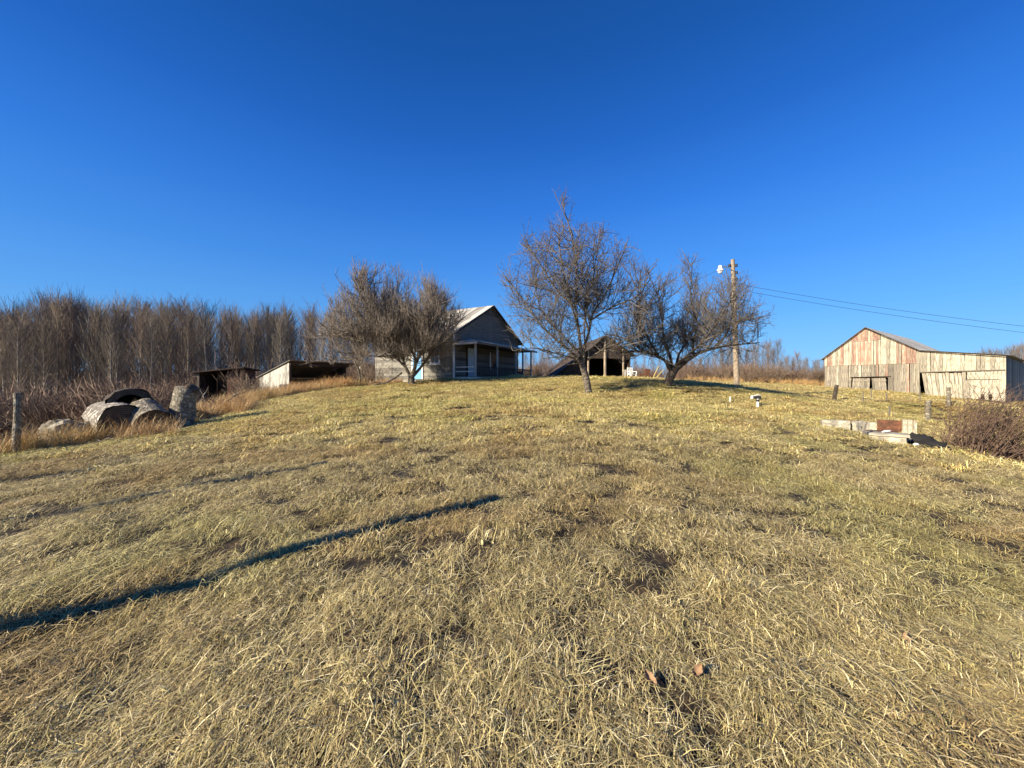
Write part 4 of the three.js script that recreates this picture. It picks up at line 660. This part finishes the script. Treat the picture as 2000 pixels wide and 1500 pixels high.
// ------------------------------------------------------------------ yard hydrant
{
  const D = 14, o = colAt(1480, D), t = thing('yard_hydrant', 'white capped standpipe with horizontal head in the grass before the barn', 'hydrant', o), top = (at(1480, 777, D).y - o.y) / 0.8; t.scale.setScalar(0.8);
  mesh('standpipe', new THREE.CylinderGeometry(0.05, 0.055, top + 0.2, 12).translate(0, top / 2 - 0.1, 0), whitePlastic, t); mesh('collar', new THREE.CylinderGeometry(0.07, 0.07, 0.1, 12).translate(0, top - 0.12, 0), blackIron, t);
  mesh('head', new THREE.CylinderGeometry(0.06, 0.075, 0.34, 12).rotateZ(Math.PI / 2).rotateY(-0.3).translate(-0.06, top + 0.02, 0), blackIron, t); mesh('cap', new THREE.CylinderGeometry(0.09, 0.09, 0.06, 16).rotateZ(Math.PI / 2).rotateY(-0.3).translate(-0.24, top + 0.02, -0.05), whitePlastic, t);
  mesh('handle', new Tubes().add([V(-0.18, top + 0.09, -0.02), V(-0.02, top + 0.13, 0), V(0.1, top + 0.12, 0), V(0.14, top + 0.04, 0)], [0.02, 0.022, 0.02, 0.015], 7).build(), whitePlastic, t);
}
// ------------------------------------------------------------------ old block footing on the right
{
  const P = (px, py, d) => at(px, py, d), R = rng(911);
  const block = (label, a, w, h, dpt, turn, mat, tilt = 0) => { const g = new THREE.BoxGeometry(w, h, dpt, 6, 3, 3), q = g.attributes.position; for (let k = 0; k < q.count; k++) { const x = q.getX(k), y = q.getY(k), z = q.getZ(k), e = (hash2(Math.round(x * 90), Math.round(y * 90 + z * 170)) - 0.5) * 0.012; q.setXYZ(k, x + e, y + e, z - e); } g.computeVertexNormals(); const o = mesh('concrete_block', g, mat, scene); o.position.copy(a); o.rotation.set(0, turn, tilt); return tag(o, label, 'block', 'blocks of the old footing'); };
  block('long pale concrete block lying alone at the left end of the footing', P(1631, 829, 9.0), 0.5, 0.2, 0.2, -0.5, concrete);
  const box = thing('footing_box', 'low rectangular concrete footing half buried in the slope', 'footing', P(1735, 857, 8.1), -0.75);
  mesh('front_wall', boxAt(-0.38, 0.26, -0.45, 0.06, 0.0, 0.14), concrete, box); mesh('cap_slab', boxAt(-0.43, 0.31, 0.065, 0.115, -0.28, 0.17), concrete, box); mesh('end_wall', boxAt(0.19, 0.29, -0.7, 0.06, -0.8, -0.02), concrete, box);
  mesh('earth_fill', boxAt(-0.4, 0.18, -0.5, 0.09, -0.9, -0.285), soil, box);
  mesh('back_plank', boxAt(-0.16, 0.24, 0.08, 0.33, -0.98, -0.93), M.rust[0], box).userData.label = 'rusty brown plank at the back of the footing';
  for (const x of [0.25, 0.33]) mesh('back_plank', boxAt(x, x + 0.075, 0.05, 0.36, -0.97, -0.92), M.barnPale[0], box); mesh('corner_post', boxAt(0.415, 0.47, -0.05, 0.34, -0.95, -0.87), M.barnPale[3], box);
  mesh('back_wall', boxAt(-0.42, -0.17, 0.05, 0.26, -0.99, -0.9), concrete, box);
  block('small upright block leaning beside the long pale block', P(1668, 833, 8.9), 0.13, 0.2, 0.2, 0.2, concrete, 0.1);
  block('short pale block between the upright block and the footing box', P(1680, 829, 9.1), 0.2, 0.16, 0.2, -0.2, concrete);
  block('grey rubble block lying in the dark hole under the footing', P(1772, 862, 8.4), 0.14, 0.16, 0.16, 0.5, concrete, 0.3);
  const st = mesh('leaning_board', bar(P(1683, 852, 8.0), P(1691, 824, 8.2), 0.035, 0.05), M.barnPale[2], scene); tag(st, 'short pale board leaning on the left corner of the footing box', 'board');
  const ring = mesh('pipe_ring', new THREE.TorusGeometry(0.06, 0.018, 8, 20).rotateX(1.2), white, scene); ring.position.copy(P(1731, 843, 8.25)); tag(ring, 'white ring of pipe lying on top of the footing box', 'pipe');
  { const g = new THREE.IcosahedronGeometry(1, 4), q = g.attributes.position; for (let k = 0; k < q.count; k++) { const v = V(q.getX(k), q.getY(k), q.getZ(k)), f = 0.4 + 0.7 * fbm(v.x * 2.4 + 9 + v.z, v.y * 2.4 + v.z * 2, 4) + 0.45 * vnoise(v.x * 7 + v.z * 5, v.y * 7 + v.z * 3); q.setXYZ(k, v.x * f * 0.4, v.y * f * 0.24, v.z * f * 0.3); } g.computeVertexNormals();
    const o = mesh('shadow_mound', g, std({ color: rgb(0.012, 0.011, 0.011) }), scene); o.position.copy(P(1808, 873, 8.3)); o.rotation.set(0, -0.75, -0.2); tag(o, 'near-black mound standing in for the deep shadow in the hollow between the footing and the brush', 'painted_shadow'); }  // added mound; its near-black colour stands in for the shadow beside the footing
  const rag = mesh('scrap_paper', new THREE.IcosahedronGeometry(0.05, 1).scale(1.2, 0.6, 0.8), white, scene); rag.position.copy(P(1789, 868, 7.95)); tag(rag, 'crumpled white scrap lying in the dark hole', 'litter');
}
// ------------------------------------------------------------------ log pile on the left
{
  const endWood = std({ map: tex(128, 128, (x, y) => { const r = Math.hypot(x - 64, y - 64), a = Math.atan2(y - 64, x - 64), g = 0.75 + 0.2 * Math.sin(r * 0.9 + fbm(x * 0.05, y * 0.05) * 6) + (fbm(x * 0.1, y * 0.1) - 0.5) * 0.5 - (vnoise(a * 6, 2) > 0.8 ? 0.25 : 0); return [104 * g, 84 * g, 62 * g]; }) });
  const logThing = (label, a, b, r, mat, seed, hollow) => {
    const t = thing('log', label, 'log', a.clone(), 0, 'logs of the old pile'), d = b.clone().sub(a), n = 7, P = [];
    for (let k = 0; k <= n; k++) P.push(d.clone().multiplyScalar(k / n));
    const R = P.map((_, k) => r * (1 + 0.08 * (hash2(k, seed) - 0.5) + (k === 0 ? 0.04 : 0)));
    mesh('bark', new Tubes().add(P, R, 22, !hollow, 0.13, seed).build(), mat, t);
    const face = new THREE.Mesh(hollow ? new THREE.RingGeometry(r * 0.66, r * 1.0, 24) : new THREE.CircleGeometry(r * 0.99, 24), endWood); face.quaternion.setFromUnitVectors(V(0, 0, 1), d.clone().normalize().negate()); face.name = 'sawn_face'; face.position.copy(d.clone().normalize().multiplyScalar(hollow ? 0.004 : 0.01)); t.add(face);
    if (hollow) { mesh('hollow_core', new Tubes().add(P, P.map(() => r * 0.68), 20, true, 0.1, seed + 4).build(), barkDark, t); }
    return t;
  };
  const E = (px, py, d) => at(px, py, d);
  logThing('big dark hollow log end on top of the log pile', E(256, 793, 10.6), E(243, 792, 11.6), 0.48, barkDark, 31, true);
  logThing('large pale-barked log with a dark sawn face at the front of the pile', E(240, 826, 9.6), E(205, 812, 10.9), 0.44, barkPale, 37, false);
  logThing('grey round log leaning at the right of the pale log', E(300, 830, 9.9), E(281, 806, 10.3), 0.4, barkRough, 41, false);
  logThing('dark half-hidden log behind the grey round log', E(318, 832, 10.4), E(296, 818, 11.0), 0.3, barkDark, 43, false);
  { // leaning stump
    const o = colAt(350, 10.6, -0.1), t = thing('tree_stump', 'tall leaning stump with rough sunlit bark beside the log pile', 'stump', o), top = E(366, 757, 10.6).sub(o), P = [], n = 8; for (let k = 0; k <= n; k++) P.push(top.clone().multiplyScalar(k / n));
    mesh('bark', new Tubes().add(P, P.map((_, k) => 0.27 * (1.12 - 0.18 * k / n)), 20, true, 0.22, 51).build(), barkRough, t);
    mesh('split_face', new Tubes().add([top.clone().multiplyScalar(0.96).add(V(0.12, 0, 0)), top.clone().multiplyScalar(1.015).add(V(0.16, 0, 0))], [0.18, 0.16], 14, true, 0.2, 9).build(), endWood, t);
  }
  // rough stones and rotten wood further left
  const rock = (label, p, s, seed) => { const g = new THREE.IcosahedronGeometry(1, 3), q = g.attributes.position; for (let k = 0; k < q.count; k++) { const v = V(q.getX(k), q.getY(k), q.getZ(k)), f = 0.5 + 0.7 * fbm(v.x * 2.1 + seed + v.z * 0.8, v.y * 2.3 + v.z * 1.7 + seed, 4) + 0.25 * vnoise(v.x * 6 + v.z * 4, v.y * 6 + seed); q.setXYZ(k, v.x * f * s[0], v.y * f * s[1], v.z * f * s[2]); } g.computeVertexNormals(); const o = mesh('rock', g, barkRough, scene); o.position.copy(p); return tag(o, label, 'rock', 'rocks left of the log pile'); };
  rock('large rough grey boulder left of the log pile', E(118, 838, 9.6), [0.42, 0.3, 0.35], 3); rock('flat grey rock between the boulder and the pale log', E(165, 838, 9.8), [0.32, 0.18, 0.3], 8);
  // bleached fallen branch right of the stump
  { const o = colAt(425, 14), t = thing('fallen_branch', 'bleached grey fallen branch lying right of the leaning stump', 'branch', o), g = new Tubes(), R = rng(961); g.add(walk(V(-1.1, 0.0, 0.3), V(1, 0.25, -0.1), 1.7, 6, 0.3, 0.05, R), [0.07, 0.08, 0.07, 0.07, 0.06, 0.05, 0.04], 8); mesh('stem', g.build(), barkPale, t); const h = new Tubes(); for (let k = 0; k < 9; k++) h.add(walk(V(-0.8 + k * 0.16, 0.15 + 0.03 * k, 0.1), V(R() - 0.2, R() * 0.6, R() - 0.5), 0.4 + 0.5 * R(), 4, 0.5, -0.2, R), [0.03, 0.025, 0.02, 0.015, 0.01], 6); mesh('side_branches', h.build(), barkPale, t); mesh('root_end', new Tubes().add([V(0.1, 0.05, 0), V(0.5, 0.16, -0.05), V(0.75, 0.1, 0)], [0.14, 0.17, 0.1], 10, true, 0.4, 7).build(), barkPale, t); }
  // dead sticks heaped on the left
  { const R = rng(977), o = colAt(130, 9.0), t = thing('brush_pile', 'low heap of grey dead sticks below the boulder', 'brush pile', o), g = new Tubes(); for (let k = 0; k < 60; k++) { const a = (R() - 0.5) * 1.0; g.add(walk(V((R() - 0.5) * 1.9, R() * 0.22, (R() - 0.5) * 0.6), V(Math.cos(a), (R() - 0.4) * 0.5, Math.sin(a)), 0.35 + 0.6 * R(), 4, 0.3, -0.1, R), taper(5, 0.012, 0.004), 5, false); } mesh('sticks', g.build(), std({ color: rgb(0.2, 0.17, 0.14) }), t); }
  { const R = rng(983), o = colAt(800, 20.6), t = thing('fallen_branch', 'forked dead branch lying on the ground left of the domed apple tree', 'branch', o), g = new Tubes(); g.add([V(-0.4, 0.7, 0), V(-0.8, 0.4, 0.1), V(-1.3, 0.12, 0.2), V(-1.9, 0.03, 0.2)], [0.05, 0.06, 0.06, 0.03], 7); g.add([V(-1.2, 0.1, 0.2), V(-1.6, 0.2, 0.3), V(-2.0, 0.12, 0.4)], [0.04, 0.03, 0.015], 6); mesh('stem', g.build(), barkApple, t); }
}
// ------------------------------------------------------------------ things by the pole shed
{
  const o = colAt(1234, 31), c = thing('plastic_chair', 'white plastic chair standing right of the pole shed', 'chair', o, 0.3);
  mesh('seat', boxAt(-0.26, 0.26, 0.4, 0.44, -0.25, 0.25), whitePlastic, c); mesh('backrest', mergeGeometries([boxAt(-0.24, 0.24, 0.85, 0.98, -0.27, -0.22), boxAt(-0.26, 0.26, 0.44, 0.56, -0.26, -0.21), boxAt(-0.26, -0.14, 0.56, 0.85, -0.265, -0.215), boxAt(-0.06, 0.06, 0.56, 0.85, -0.265, -0.215), boxAt(0.14, 0.26, 0.56, 0.85, -0.265, -0.215)]), whitePlastic, c);
  for (const [x, z] of [[-0.24, -0.22], [0.24, -0.22], [-0.24, 0.22], [0.24, 0.22]]) mesh('leg', bar(V(x * 0.95, 0.4, z), V(x * 1.1, 0, z * 1.1), 0.06), whitePlastic, c);
  for (const s of [-1, 1]) mesh('armrest', mergeGeometries([boxAt(s * 0.29 - 0.03, s * 0.29 + 0.03, 0.62, 0.66, -0.22, 0.24), boxAt(s * 0.29 - 0.025, s * 0.29 + 0.025, 0, 0.62, 0.18, 0.235)]), whitePlastic, c);
  const b = mesh('concrete_block', new THREE.BoxGeometry(0.42, 0.2, 0.2), concrete, scene); b.position.copy(colAt(1244, 30.6, 0.1)); tag(b, 'pale block lying on the grass at the foot of the white chair', 'block');
  const p = thing('brick_pier', 'reddish brown square pier standing right of the white chair', 'pier', colAt(1264, 32)); for (let k = 0; k < 9; k++) mesh('brick_course', boxAt(-0.2 + (k % 2) * 0.005, 0.2 - (k % 2) * 0.005, k * 0.1, k * 0.1 + 0.092, -0.2, 0.2), M.rust[k % 2], p); mesh('base_block', boxAt(-0.62, -0.21, 0, 0.5, -0.18, 0.2), M.rust[0], p);
  for (const [a, bb, l] of [[[1274, 741, 31], [1287, 714, 31.5], 'left of two pale yellow poles leaning by the right apple tree'], [[1278, 743, 30], [1296, 722, 30.5], 'right of two pale yellow poles leaning by the right apple tree']]) { const A = at(...a), B = at(...bb); A.y = gh(A.x, A.z); const o2 = mesh('leaning_pole', new Tubes().add([A, A.clone().lerp(B, 0.5), B], [0.035, 0.035, 0.03], 7).build(), std({ color: rgb(0.55, 0.45, 0.16) }), scene); tag(o2, l, 'pole', 'leaning yellow poles'); }
}
// ------------------------------------------------------------------ fallen leaves near the viewer
for (const [px, d, turn, label] of [[1362, 1.93, 0.7, 'curled tan fallen leaf, the nearer to the middle of two in the foreground grass'], [1268, 1.87, 2.2, 'small tan fallen leaf left of the larger leaf in the foreground grass'], [1768, 2.2, 1.2, 'brown fallen leaf in the combed grass at the lower right']]) {
  const g = new THREE.PlaneGeometry(0.075, 0.05, 8, 6), q = g.attributes.position;
  for (let k = 0; k < q.count; k++) { const x = q.getX(k) / 0.0375, y = q.getY(k) / 0.025, w = (1 - x * x) * (0.85 + 0.15 * Math.sin(x * 9)); q.setXYZ(k, x * 0.0375, y * y * 0.016 + x * x * 0.008, y * 0.025 * w); }
  g.computeVertexNormals(); const o = mesh('fallen_leaf', g, std({ color: rgb(0.3, 0.185, 0.1) }), scene); o.position.copy(colAt(px, d, 0.04)); o.rotation.set(0.35, turn, 0.2); tag(o, label, 'leaf', 'fallen leaves');
}
renderer.render(scene, camera);
